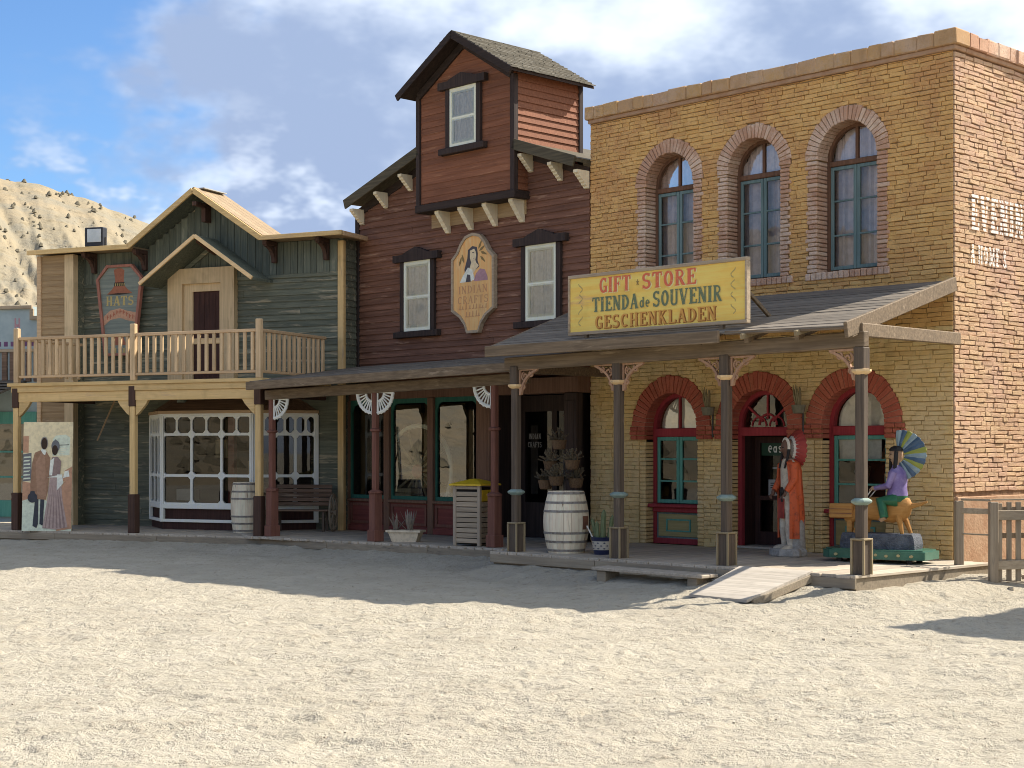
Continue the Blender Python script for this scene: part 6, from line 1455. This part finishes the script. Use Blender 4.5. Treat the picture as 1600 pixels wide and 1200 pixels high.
# fence at the corner of the brick store
fz = zg(6.1, 21)
fe = thing('picket_fence', 'grey picket gate and rails beside the brick side wall', 'fence', (6.03, 21.0, 0.0), 0)
for (x, y, h_) in ((0, .15, 1.06), (.33, -.28, 1.06)): MB().box(x-.055, x+.055, y-.055, y+.055, -.05, h_, 0, .01).build('post', 'fence_wood', fe)
for z, t in ((1.08, .03), (.93, .075), (.62, .02)): MB().bar((.02, .12, z), (.31, -.25, z), .035, t, 0, .006).build('rail', 'fence_rail', fe)
for i in range(15):
    x = .44+i*.135; MB().box(x-.035+random.uniform(-.006,.006), x+.035, -.20+.03*i, -.175+.03*i, .0, 1.05+random.uniform(-.012,.012), 0, .006).build('picket', 'fence_wood', fe)
for z, h_ in ((.93, .13), (.27, .12)): MB().bar((.37, -.24, z-.05), (2.45, .23, z-.05+random.uniform(-.01,.01)), .035, h_, 0, .006).build('rail', 'fence_rail', fe)
MB().bar((.3, -.16, 1.085), (2.45, .30, 1.085), .06, .02, 0, .004).build('rail', 'fence_rail', fe)
for z in (.25, .6, .95): MB().bar((.40, -.02, z), (2.4, .45, z+random.uniform(-.03,.03)), .03, .07).build('rear_rail', 'fence_wood', fe)
# step plank and ramp
sp2 = thing('step_plank', 'low grey step plank on the sand in front of the porch', 'step', FB.w(-2.35, -3.72, -.02), FB.rz+R(3))
for i, y in enumerate((-.15, .04)): MB().box(-.95, .93, y, y+.18, .10, .145, 0, .008).build('tread', 'deck_plank', sp2).rotation_euler = (0, R(.6), 0)
for x in (-.8, .75): MB().box(x-.08, x+.08, -.12, .2, -.1, .10, 0, .01).build('block', 'deck_edge', sp2)
rp_ = thing('ramp', 'pale plank ramp leading from the sand up to the porch', 'ramp', (FB.o[0], FB.o[1], 0), FB.rz)
A0, A1, B0, B1 = Vector((-1.20,-3.30,.225)), Vector((-.05,-3.30,.225)), Vector((-1.02,-4.55,-.055)), Vector((-.05,-4.65,-.055))
for i in range(9):
    t0, t1 = i/9, (i+.975)/9; P = [A0.lerp(B0, t0), A1.lerp(B1, t0), A1.lerp(B1, t1), A0.lerp(B0, t1)]; m = MB(); dn = Vector((0,0,-.035)); m.idx([tuple(p) for p in P]+[tuple(p+dn) for p in P], [(0,1,2,3),(7,6,5,4),(0,4,5,1),(1,5,6,2),(2,6,7,3),(3,7,4,0)]); m.build('ramp_plank', 'ramp_plank', rp_)
for p, q in ((A0, B0), (A1, B1)): MB().bar(tuple(p+Vector((0,0,-.09))), tuple(q+Vector((0,.12,-.05))), .045, .10, 0, .006).build('side_beam', 'deck_edge', rp_)
# rubble by the fence
m = MB()
for k in range(150):
    x = random.gauss(5.9, .55) if k < 110 else random.uniform(-6, 5); y = random.gauss(21.15, .35) if k < 110 else 27.2-x*.75-(2.4 if x > 1 else 1.0)+random.uniform(-.3,.2); s = random.uniform(.02, .08) if k < 110 else random.uniform(.015, .04)
    if k < 30: x, y, s = random.uniform(6.0, 7.6), random.uniform(21.2, 21.8), random.uniform(.05, .16)
    z = zg(x, y)+.01; m.idx([(x+s*random.uniform(.6,1.3)*math.cos(t), y+s*random.uniform(.6,1.3)*math.sin(t), z+hh_*s*random.uniform(.3,.9)) for hh_ in (-.6, .9) for t in (0, 1.3, 2.6, 3.9, 5.1)], [(0,1,6,5),(1,2,7,6),(2,3,8,7),(3,4,9,8),(4,0,5,9),(5,6,7,8,9),(4,3,2,1,0)])
tag(m.build('rubble', 'chip_stone'), 'pale broken stones strewn on the sand by the fence', 'rubble', kind='stuff')
# display behind the shop window
ww = thing('wagon_wheel', 'pale wagon wheel with a red hub shown in the shop window', 'wheel', FB.w(-11.45, -.08, .72), FB.rz+R(5))
m = MB(); Rw = .88; cz = .62
for sp_a in [math.pi*i/7+.1 for i in range(14)]: m.tube([(0, 0, cz), (Rw*math.cos(sp_a), 0, cz+Rw*math.sin(sp_a))], [.03, .022], 6)
m.v = [(a, b, max(c, .02)) for a, b, c in m.v]; m.build('spokes', 'post_tan', ww)
m = MB(); m.tube([(Rw*math.cos(R(a)), 0, cz+Rw*math.sin(R(a))) for a in range(-40, 221, 10)], .045, 8); m.build('rim', 'white_frame', ww)
m = MB(); m.tube([(0,-.09,cz),(0,-.04,cz),(0,.1,cz)], [.08,.14,.10], 14); m.build('hub', 'st_red', ww)
cr_ = thing('display_crate', 'small pale wooden crate beside the wagon wheel in the shop window', 'crate', FB.w(-11.75, -.14, .72), FB.rz)
for i in range(3): MB().box(-.22, .26, -.10, .12, .01+i*.10, .10+i*.10, 0, .006).build('crate_board', 'post_tan', cr_)
# ------------------------------------------------------------------ neighbours
FN = Frame(-10.62, 35.3, 14)
ns = thing('teal_store', 'far left store with stepped blue-grey parapet and teal framed front', 'building', (FN.o[0], FN.o[1], 0), FN.rz)
m = MB(); m.prism([(-6,0),(0,0),(0,4.74),(-.22,4.74),(-.22,5.0),(-6,5.0)], .02, .3); m.box(-.2, -.02, .3, 5, 0, 4.0); nw = m.build('front_wall', 'panel_blue', ns)
m = MB(); 
for a in ((-6,-.20,-.04,.02,4.94,5.02),(-.25,-.16,-.04,.02,4.78,4.94),(-.25,.03,-.04,.02,4.69,4.78),(-.05,.03,-.04,.02,4.0,4.69),(-6,.03,-.04,.02,3.97,4.04)): m.box(*a, 0, .006)
m.build('parapet_trim', 'sign_grey', ns)
m = MB()
for i in range(10): x = -.25-i*.17; flat(m, [(x,4.10),(x+.10,4.10),(x+.10,4.21),(x,4.21)], .018, 0); 
flat(m, [(-.66,4.42),(-.62,4.42),(-.62,4.74),(-.66,4.74)], .018, 1); flat(m, [(-.56,4.42),(-.52,4.42),(-.52,4.74),(-.56,4.74)], .018, 1); flat(m, [(-.64,4.54),(-.54,4.54),(-.54,4.60),(-.64,4.60)], .0176, 1); m.build('painted_marks', ['txt_purple', 't_mauve'], nw, recalc=False)
for i in range(16): MB().box(-.16-i*.2, -.0-i*.2-.03, -.03, .02, 3.3, 3.97, 0, .005).build('vertical_board', 'bench_wood', ns)
m = MB(); m.prism([(-1.7, 2.80), (.02, 3.28), (.02, 3.34), (-1.7, 2.86)], -6, -.35, 0, 'YZ'); m.build('porch_roof', 'porch_roof', ns)
for i in range(6): MB().bar((-6, -1.66+i*.28, 2.87+i*.078), (-.33, -1.66+i*.28, 2.87+i*.078), .27, .02).build('roof_board', 'porch_roof', ns)
m = MB(); m.ring([(-1.6,.25),(-.08,.25),(-.08,2.62),(-1.6,2.62)], [(-1.4,.62),(-.28,.62),(-.28,2.35),(-1.4,2.35)], -.06, .02); sf_ = m.build('shop_window', 'teal_frame', ns); pane(sf_, -1.42, -.26, .0, .6, 2.37, 'glass_shop')
m = MB(); m.poly([(-1.42,.015,.6),(-.26,.015,.6),(-.26,.015,2.37),(-1.42,.015,2.37)]); m.build('backing', 'black_room', sf_, recalc=False)
for z in (1.15, 1.72): MB().box(-1.4, -.28, -.02, .0, z-.02, z+.02).build('glazing_bar', 'teal_frame', sf_)
# weathered store across the alley, right of the view: throws the shadow on the sand
FR_ = FB
nr = thing('alley_store', 'weathered board store across the alley beyond the fence', 'building', FB.w(4.78, .1, 0), FB.rz)
m = MB(); m.box(0, 6, 0, 7, -.1, 5.55); m.build('walls', 'taupe_board', nr); m = MB(); m.box(-.05, 6.1, -.05, 7.1, 5.55, 5.72, 0, .02); m.build('cornice', 'rail_wood', nr)
for i in range(40): MB().prism([(0,0),(-.024,0),(-.005,.15),(0,.15)], .05, 5.95, 0, 'YZ').build('clapboard', 'taupe_board', nr, (0, -.001, .1+i*.136))
for x in (1.2, 3.9): 
    m = MB(); m.ring([(x,3.6),(x+.9,3.6),(x+.9,5.1),(x,5.1)], [(x+.1,3.7),(x+.8,3.7),(x+.8,5.0),(x+.1,5.0)], -.08, -.02); wn = m.build('window', 'white_frame', nr); pane(wn, x+.08, x+.82, -.03, 3.68, 5.02, 'glass_dark')
